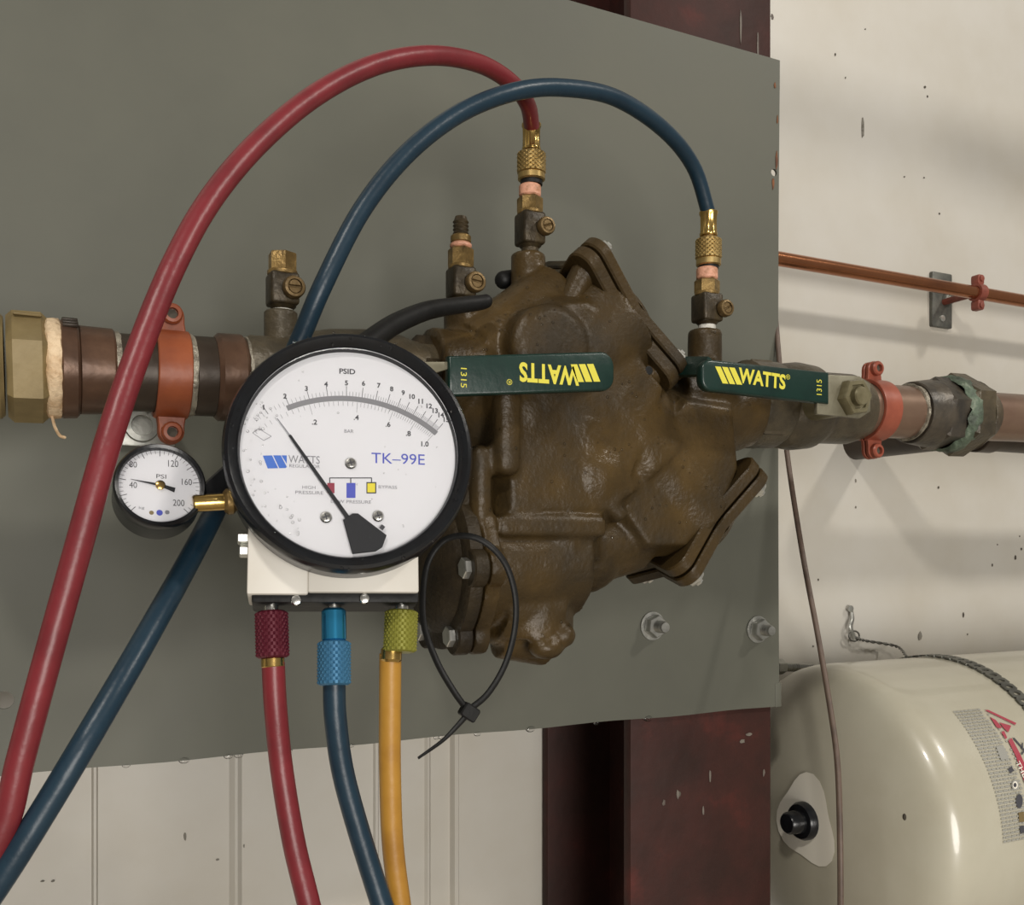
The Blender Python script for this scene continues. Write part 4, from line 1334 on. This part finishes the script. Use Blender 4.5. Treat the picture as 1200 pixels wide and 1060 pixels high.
gpoly(b, [D(192, 542), D(228, 541), D(252, 591), D(211, 592)])
gpoly(b, [D(232, 541), D(262, 541), D(285, 585), D(282, 590), D(256, 591)])
gpoly(b, [D(264, 541), D(285, 541), D(285, 574)])
b.build('blue_emblem', 'ink_blue', dial)
b = MB(); gtext(b, 'TK\u201399E', 466.8, 537.3, 64, 12.6, 0.0); b.build('model_print', 'ink_violet', dial)
b = MB(); gpoly(b, [(383.5, 565.6), (392, 565.6), (392, 577.7), (383.5, 577.7)]); b.build('red_mark', 'ink_red', dial)
b = MB(); gpoly(b, [(406, 565.6), (416.6, 565.6), (416.6, 583.2), (406, 583.2)]); b.build('blue_mark', 'ink_violet', dial)
b = MB(); gpoly(b, [(429.4, 564.6), (441, 564.6), (441, 578), (429.4, 578)]); 
gpoly(b, [(386, 559.2), (436, 559.2), (436, 560.4), (386, 560.4)])
for u in (386.4, 411, 435.4): gpoly(b, [(u - .6, 560), (u + .6, 560), (u + .6, 566), (u - .6, 566)])
b.build('diagram_lines', 'ink', dial)
b = MB(); gpoly(b, [(430.6, 566), (439.6, 566), (439.6, 576.6), (430.6, 576.6)], PZ + 0.0001); b.build('yellow_mark', 'ink_yellow', dial)
b = MB()
for pa_, pb_ in (((303, 502), (318, 511)), ((296, 507), (309, 516)), ((303, 502), (296, 507)), ((318, 511), (309, 516))):
    xa, ya = gl(*pa_, PZ); xb, yb = gl(*pb_, PZ)
    dd = V((xb - xa, yb - ya, 0)).normalized(); nn_ = V((-dd.y, dd.x, 0)) * 0.00012
    b.add([gw(xa - nn_.x, ya - nn_.y, PZ), gw(xb - nn_.x, yb - nn_.y, PZ), gw(xb + nn_.x, yb + nn_.y, PZ), gw(xa + nn_.x, ya + nn_.y, PZ)], [(0, 1, 2, 3)])
b.build('zero_box', 'ink_grey', dial)
for (u, v) in ((411, 543), (382, 606), (443, 604.6)):
    x, y = gl(u, v, DZ)
    b = MB(); b.lathe([(0, 0.0002), (0.0028, 0.0002), (0.0028, 0.0007), (0.0022, 0.0014), (0.0010, 0.0016), (0, 0.0016)], GM @ Matrix.Translation((x, y, DZ)), 20); s1 = b.build('dial_screw', 'chrome', kit)
    b = MB()
    for r_ in (0.3, 0.3 + pi / 2):
        b.box((-0.0016, -0.0003, 0.00155), (0.0016, 0.0003, 0.00172), GM @ Matrix.Translation((x, y, DZ)) @ Matrix.Rotation(r_, 4, 'Z'))
    b.build('cross_slot', 'ink', s1)
# pointer
HZ = DZ + 0.0020
b = MB()
outl = [gl(u, v, HZ) for u, v in ((402, 609), (413, 601.5), (419.5, 601.5), (453, 627), (448, 641), (440, 646), (413, 649))]
b.prism(outl, HZ - 0.0006, HZ + 0.0006, GM, 0.0003, 1); ptr = b.build('pointer', 'pointer', kit)
b = MB()
def gstrip(bb, p, q, w0, w1, z0, z1):
    xa, ya = gl(*p, z1); xb, yb = gl(*q, z1)
    dd = V((xb - xa, yb - ya, 0)).normalized(); n1 = V((-dd.y, dd.x, 0))
    pts = [(xa - n1.x * w0, ya - n1.y * w0), (xb - n1.x * w1, yb - n1.y * w1), (xb + n1.x * w1, yb + n1.y * w1), (xa + n1.x * w0, ya + n1.y * w0)]
    bb.prism(pts, z0, z1, GM)
gstrip(b, (411, 611), (339.5, 509.5), 0.0010, 0.0006, HZ - 0.0004, HZ + 0.0002); b.build('needle', 'pointer', ptr)
b = MB(); gstrip(b, (340, 510), (325, 490), 0.00022, 0.00016, HZ - 0.0004, HZ); b.build('needle_tip', 'ink_grey', ptr)
b = MB(); gstrip(b, (450, 619), (446, 616), 0.0010, 0.0010, HZ - 0.0006, HZ); b.build('stop_pin', 'ink', kit)
# condensation on the left of the lens
b = MB()
for k in range(46):
    a = random.uniform(radians(150), radians(240)); r = RD * sqrt(random.uniform(0.62, 0.97))
    b.ball(gw(r * cos(a), r * sin(a), -0.0025), random.uniform(0.0003, 0.0008), (1, 1, 0.5), 8, GM.to_3x3().to_4x4())
for k in range(25):
    a = random.uniform(0, 2 * pi); r = RD * sqrt(random.uniform(0.1, 0.97))
    b.ball(gw(r * cos(a), r * sin(a), -0.0024), random.uniform(0.0002, 0.0006), (1, 1, 0.5), 8, GM.to_3x3().to_4x4())
o = b.build('lens_droplets', 'water', kit, 60); o['kind'] = 'stuff'

# white block in two halves and black manifold
BZ = -0.024
def gbox(bb, u0, v0, u1, v1, zf, zb, bev=0.001):
    xa, ya = gl(u0, v0, zf); xb, yb = gl(u1, v1, zf)
    bb.box((min(xa, xb), min(ya, yb), zb), (max(xa, xb), max(ya, yb), zf), GM, bev)
b = MB(); gbox(b, 291, 600, 361.2, 696, BZ, -0.062); b.build('mounting_block', 'white_block', kit)
b = MB(); gbox(b, 361.6, 600, 491, 694, BZ, -0.062); b.build('mounting_block', 'white_block', kit)
b = MB(); gbox(b, 295, 692, 491, 706, BZ - 0.003, -0.060); mani = b.build('manifold', 'rubber', kit)
for u, v in ((347, 703), (427, 701)):
    x, y = gl(u, v, BZ - 0.003)
    b = MB(); b.lathe([(0, 0), (0.0026, 0), (0.0022, 0.0012), (0, 0.0016)], GM @ Matrix.Translation((x, y, BZ - 0.003)), 14); b.build('manifold_screw', 'chrome', mani)
for (u, v) in ((284, 630), (286, 645)):
    p = gpx(u, v, -0.04)
    b = MB(); b.cyl(p + gx * 0.006, p - gx * 0.0022, 0.0034, 6, 0.0005); b.build('side_bolt', 'zinc', kit)

# ------------------------------------------------------------------ pressure gauge on the side of the kit
SGT = 0.452
SC = PT(188, 567, SGT)
cv2 = (CAMP - SC).normalized()
gr2 = UP.cross(cv2).normalized()
n2 = (Matrix.Rotation(radians(-20), 3, gr2) @ cv2)
if n2.z < cv2.z: n2 = (Matrix.Rotation(radians(20), 3, gr2) @ cv2)
n2 = (n2 + gr2 * tan(radians(5))).normalized()
sx2 = (gr2 - n2 * gr2.dot(n2)).normalized(); sy2 = n2.cross(sx2)
SM = Matrix((sx2, sy2, n2)).transposed().to_4x4(); SM.translation = SC
SMI = SM.inverted()
def sl(u, v, h=0.0):
    d = ray(u, v); o = SC + n2 * h
    q = SMI @ (CAMP + d * ((o - CAMP).dot(n2) / d.dot(n2)))
    return q.x, q.y
sg = thing('pressure_gauge', 'small round black rimmed pressure gauge hanging left of the big dial', 'gauge', SC)
RS = 0.0203
b = MB(); b.lathe([(0, -0.024), (RS - 0.002, -0.024), (RS - 0.0004, -0.022), (RS - 0.0004, -0.007), (RS, -0.0055), (RS, -0.001), (RS - 0.0008, 0.0002), (RS - 0.0022, -0.0004), (RS - 0.0026, -0.0030), (0.012, -0.0032)], SM, 64); b.build('case', 'black', sg)
b = MB(); b.lathe([(0, -0.0034), (RS - 0.0022, -0.0034), (RS - 0.0022, -0.0030), (0, -0.0030)], SM, 64); sd = b.build('dial', 'dial', sg)
b = MB(); b.lathe([(0, -0.0006), (RS - 0.0016, -0.0010), (RS - 0.0016, -0.0016), (0, -0.0013)], SM, 64); b.build('lens', 'glass', sg, 60)
SZ = -0.0029
def stext(bb, body, u, v, w, h):
    x, y = sl(u, v, SZ)
    bb.text(body, h * SGT / FPX / cos(radians(20)), SM @ Matrix.Translation((x, y, SZ)), w * SGT / FPX if w else None, 0.0)
b = MB()
stext(b, '40', 156, 568, 8.5, 7); stext(b, '80', 156, 544, 8.5, 7); stext(b, '120', 203, 543, 11.5, 8); stext(b, '160', 219, 564.5, 11.5, 7.5); stext(b, '200', 209.5, 589, 13, 7.5); stext(b, 'PSI', 189, 558, 11, 5)
for i in range(41):
    a = radians(225 - 270 * i / 40)
    r1 = RS - 0.0027; r0 = r1 - (0.0028 if i % 4 == 0 else 0.0017); w = 0.00016 if i % 4 == 0 else 0.0001
    c_, s_ = cos(a), sin(a)
    b.add([SM @ V((r0 * c_ - w * s_, r0 * s_ + w * c_, SZ)), SM @ V((r0 * c_ + w * s_, r0 * s_ - w * c_, SZ)), SM @ V((r1 * c_ + w * s_, r1 * s_ - w * c_, SZ)), SM @ V((r1 * c_ - w * s_, r1 * s_ + w * c_, SZ))], [(0, 1, 2, 3)])
b.build('dial_print', 'ink', sd)
for (u, v, r, mt) in ((177.5, 600.5, 2.6, 'bronze_tan'), (187, 600.5, 3.6, 'ink_violet'), (196, 600, 2.6, 'ink_grey')):
    x, y = sl(u, v, SZ); rr = r * SGT / FPX
    b = MB(); b.add([SM @ V((x + rr * cos(2 * pi * i / 16), y + rr * sin(2 * pi * i / 16), SZ)) for i in range(16)], [tuple(range(16))]); b.build('dial_mark', mt, sd)
b = MB(); stext(b, 'kg', 166, 595, 6, 4); b.build('dial_print', 'ink_grey', sd)
b = MB()
x0_, y0_ = sl(152.5, 561, -0.0022); x1_, y1_ = sl(205, 574, -0.0022); xc_, yc_ = sl(188, 568, -0.0022)
dd = V((x1_ - x0_, y1_ - y0_, 0)).normalized(); n1 = V((-dd.y, dd.x, 0))
b.prism([(x0_, y0_), (xc_ - n1.x * .0006, yc_ - n1.y * .0006), (xc_ + n1.x * .0006, yc_ + n1.y * .0006)], -0.0025, -0.0021, SM)
b.prism([(xc_ - n1.x * .0006, yc_ - n1.y * .0006), (x1_ - n1.x * .0011, y1_ - n1.y * .0011), (x1_ + n1.x * .0011, y1_ + n1.y * .0011), (xc_ + n1.x * .0006, yc_ + n1.y * .0006)], -0.0025, -0.0021, SM)
b.build('needle', 'pointer', sg)
b = MB(); b.lathe([(0, -0.0026), (0.0022, -0.0026), (0.0022, -0.0018), (0.0016, -0.0015), (0, -0.0014)], SM @ Matrix.Translation((xc_, yc_, 0)), 18); b.build('hub', 'brass', sg)
br0, br1 = PT(226, 590, SGT + 0.006), PT(290, 586, SGT + 0.016)
b = MB(); b.cyl(br0, br1, 0.0040, 20, 0.0006); b.build('brass_nipple', 'brass', sg)
b = MB(); b.cyl(PT(262, 588, SGT + 0.012), PT(276, 587, SGT + 0.014), 0.0062, 24, 0.0015); b.build('brass_elbow', 'brass_old', sg)
b = MB()
b.prism([sl(u, v, -0.014) for u, v in ((238, 566), (266, 541), (292, 520), (292, 582), (264, 579), (240, 580))], -0.022, -0.014, SM, 0.001, 1)
b.build('bracket', 'black', sg)

# ------------------------------------------------------------------ hoses
HR = 0.0054
def pts_t(lst): return [PT(u, v, t_) for u, v, t_ in lst]
def coupling(parent, u, rows, w, Y=PIPE_Y):
    """brass hose end over a test cock: crimped ferrule and knurled nut"""
    s_ = mpp(u, Y)
    def p(v): return P(u, v, Y)
    q = MB()
    top, bot = p(rows[0]), p(rows[1])
    L = (top - bot).length
    n = 40
    m = frame(bot, top - bot)
    vs_, fs_ = [], []
    R = w[0] * s_ * 0.5
    prof = [(0.80, 0, 0), (1.0, 0.02, 0), (1.03, 0.10, 0), (0.98, 0.14, 1), (0.95, 0.5, 1), (0.98, 0.84, 1), (1.06, 0.90, 0), (1.06, 0.98, 0), (0.8, 1.0, 0)]
    for (r, z, fl) in prof:
        for i in range(n):
            a = 2 * pi * i / n
            k = 1 - 0.10 * fl * (0.5 + 0.5 * cos(10 * a))
            vs_.append((R * r * k * cos(a), R * r * k * sin(a), L * z))
    for j in range(len(prof) - 1):
        for i in range(n):
            k = (i + 1) % n
            fs_.append((j * n + i, j * n + k, (j + 1) * n + k, (j + 1) * n + i))
    q.add(vs_, fs_, m); fer = q.build('ferrule', 'brass', parent, 50)
    q = MB(); q.cyl(p(rows[1] - 1), p(rows[2] + 2), R * 0.82, 20); q.build('neck', 'brass_old', parent)
    q = MB(); kb = p(rows[3]); kt = p(rows[2])
    Rk = w[1] * s_ * 0.5
    q.knurl(Rk, 0, (kt - kb).length, frame(kb, kt - kb), 0.00048, 18, 5); nut = q.build('knurled_nut', 'brass_knurl', parent, 20)
    q = MB(); Lr_ = (p(rows[3]) - p(rows[4])).length
    q.lathe([(0, 0), (Rk * 0.86, 0), (Rk * 0.97, 0.0008), (Rk * 0.97, Lr_ - 0.0003), (0, Lr_)], frame(p(rows[4]), kt - kb), 32); q.build('plain_rim', 'brass_knurl', nut)
    q = MB(); q.cyl(p(rows[4]), p(rows[5]), Rk * 0.78, 24); q.build('gasket', 'rubber', nut)

def knob(parent, u0, v0, u1, v1, r_px, mt, knurled=True, tdep=None, amp=0.0004):
    td = tdep
    a, c = gpx(u0, v0, td), gpx(u1, v1, td)
    R = r_px * SPX * 0.97
    q = MB()
    if knurled:
        q.knurl(R, 0, (c - a).length, frame(a, c - a), 0.00055, 20, 7)
    else:
        q.cyl(a, c, R, 32, 0.0012)
    return q

CZ = -0.037
# red hose
red = thing('red_hose', 'red test hose from the gauge manifold looping up to a test cock', 'hose', gpx(319, 771, CZ))
rp0 = gpx(320, 776, CZ); 
def tdep(p): return (p - CAMP).dot(FWD)
t_r = tdep(rp0)
rpts = [rp0] + pts_t([(323, 830, t_r), (330, 900, t_r + .002), (344, 985, t_r), (362, 1060, t_r - .004), (385, 1160, t_r - .01), (385, 1320, t_r - .01), (300, 1480, t_r - .01), (120, 1520, t_r), (-60, 1420, 0.41), (-110, 1250, 0.395), (-60, 1100, 0.385), (2, 975, 0.385), (24, 890, 0.385), (52, 785, 0.387), (88, 655, 0.392), (126, 520, 0.40), (163, 410, 0.415), (204, 310, 0.43), (248, 232, 0.45), (305, 165, 0.475), (372, 110, 0.505), (440, 76, 0.535), (505, 65, 0.565), (560, 74, 0.60), (598, 96, 0.63), (618, 122, 0.652)])
rpts.append(P(623.4, 150, PIPE_Y))
b = MB(); b.tube(spline(rpts, 12), HR, 24); b.build('tube', 'hose_red', red, 60)
coupling(red, 622.8, (145, 177, 179, 204, 212, 217), (21.5, 33))
b = knob(red, 318, 716, 319.5, 771, 19.5, 'anod_red', True, CZ); kn = b.build('knurled_nut', 'anod_red', red, 20)
b = knob(red, 319.5, 769, 320, 784, 14.2, 'brass', False, CZ); b.build('ferrule', 'brass', red)
b = knob(red, 317.5, 698, 318, 718, 9, 'chrome', False, CZ); b.build('stem', 'chrome', red)
# blue hose
blu = thing('blue_hose', 'dark blue test hose from the gauge manifold looping behind the dial to a test cock', 'hose', gpx(391, 800, CZ))
bp0 = gpx(391.5, 798, CZ - 0.002)
t_b = tdep(bp0)
bpts = [bp0] + pts_t([(393, 840, t_b), (401, 900, t_b + .002), (418, 965, t_b + .004), (446, 1055, t_b + .006), (480, 1160, t_b + .004), (480, 1400, t_b), (360, 1620, t_b - .01), (100, 1680, .40), (-160, 1540, .39), (-190, 1350, .385), (-110, 1190, .385), (-10, 1046, .385), (50, 952, 0.39), (110, 852, 0.40), (175, 740, .43), (240, 622, 0.484), (295, 510, 0.54), (345, 412, 0.545), (378, 335, 0.54), (424, 246, 0.55), (478, 179, 0.565), (540, 132, 0.585), (605, 107, 0.605), (662, 103, 0.63), (722, 115, 0.66), (778, 152, 0.695), (813, 196, 0.725)])
bpts.append(P(831, 252, PIPE_Y))
b = MB(); b.tube(spline(bpts, 12), HR, 24); b.build('tube', 'hose_blue', blu, 60)
coupling(blu, 830.3, (248, 277, 280, 304, 312, 315), (20.5, 30))
b = knob(blu, 391, 713, 391.5, 752, 15.5, 'anod_blue', False, CZ); b.build('nut_collar', 'anod_blue', blu)
b = knob(blu, 391.5, 751, 391.5, 803, 20, 'anod_blue_knurl', True, CZ); b.build('knurled_nut', 'anod_blue_knurl', blu, 20)
b = knob(blu, 390.5, 696, 391, 716, 9.5, 'chrome', False, CZ); b.build('stem', 'chrome', blu)
# yellow hose
yel = thing('yellow_hose', 'amber yellow hose hanging straight down from the gauge manifold', 'hose', gpx(465, 768, CZ))
yp0 = gpx(457.5, 766, CZ - 0.004)
t_y = tdep(yp0)
ypts = [yp0] + pts_t([(457, 830, t_y + .002), (457, 900, t_y + .004), (460, 985, t_y + .006), (469, 1060, t_y + .008), (485, 1160, t_y + .01), (520, 1320, t_y + .01)])
b = MB(); b.tube(spline(ypts, 12), HR, 24); b.build('tube', 'hose_yellow', yel, 60)
b = knob(yel, 470.5, 715, 468.5, 764, 20.5, 'anod_yellow', True, CZ); b.build('knurled_nut', 'anod_yellow', yel, 20)
b = knob(yel, 459, 758, 458, 776, 13.6, 'brass', False, CZ - 0.003); b.build('ferrule', 'brass', yel)
b = knob(yel, 470.5, 696, 470.5, 717, 9, 'chrome', False, CZ); b.build('stem', 'chrome', yel)

# ------------------------------------------------------------------ black strap and zip tie
t = thing('rubber_strap', 'black rubber strap leading from behind the gauge to the test cocks', 'strap', P(500, 370, -0.16))
sp = spline([P(395, 425, -0.22), P(430, 402, -0.21), P(462, 380, -0.195), (P(500, 364, -0.18)), P(535, 358, -0.168), P(562, 354.5, -0.162), P(569, 353, -0.161)], 8)
rad = [0.0066 - 0.0022 * (i / (len(sp) - 1)) for i in range(len(sp))]
b = MB(); b.tube(sp, rad, 18)
b.ball(sp[-1], rad[-1], (1, 1, 1), 16)
b.build('band', 'rubber', t, 60)
sp = spline([P(590, 328, -0.108), P(600, 327, -0.105), P(622, 332, -0.10)], 6)
b = MB(); b.tube(sp, 0.0062, 16); b.ball(sp[0], 0.0062, (1, 1, 1), 14); b.build('strap_end', 'rubber', t, 60)

ZY = -0.215
t = thing('cable_tie', 'looped black plastic cable tie hanging below the gauge', 'cable tie', P(550, 833, ZY))
loop_ = [P(549, 832, ZY), P(572, 812, ZY), (P(592, 778, ZY)), P(603, 738, ZY), P(604, 700, ZY), P(594, 664, ZY), P(575, 640, ZY), P(550, 628, ZY + 0.004), P(522, 632, ZY + 0.012), P(503, 655, ZY + 0.016), P(496, 690, ZY + 0.014), P(497, 732, ZY + 0.008), P(512, 775, ZY + 0.003), P(532, 810, ZY), P(548, 832, ZY)]
b = MB(); b.tube(spline(loop_, 10), 0.0019, 10, True, 0.55); b.build('loop', 'rubber', t, 60)
b = MB(); mm = facing(P(549.5, 834, ZY), radians(-35)); b.prism(rounded(0.0105, 0.0082, 0.0016), -0.0028, 0.0030, mm, 0.0008, 1); b.build('tie_head', 'rubber', t)
sp = spline([P(549, 835, ZY), P(536, 850, ZY), P(518, 868, ZY), P(490, 888, ZY - 0.004)], 8)
b = MB(); b.tube(sp, [0.0019 - 0.0011 * i / (len(sp) - 1) for i in range(len(sp))], 10, True, 0.5); b.build('tail', 'rubber', t, 60)
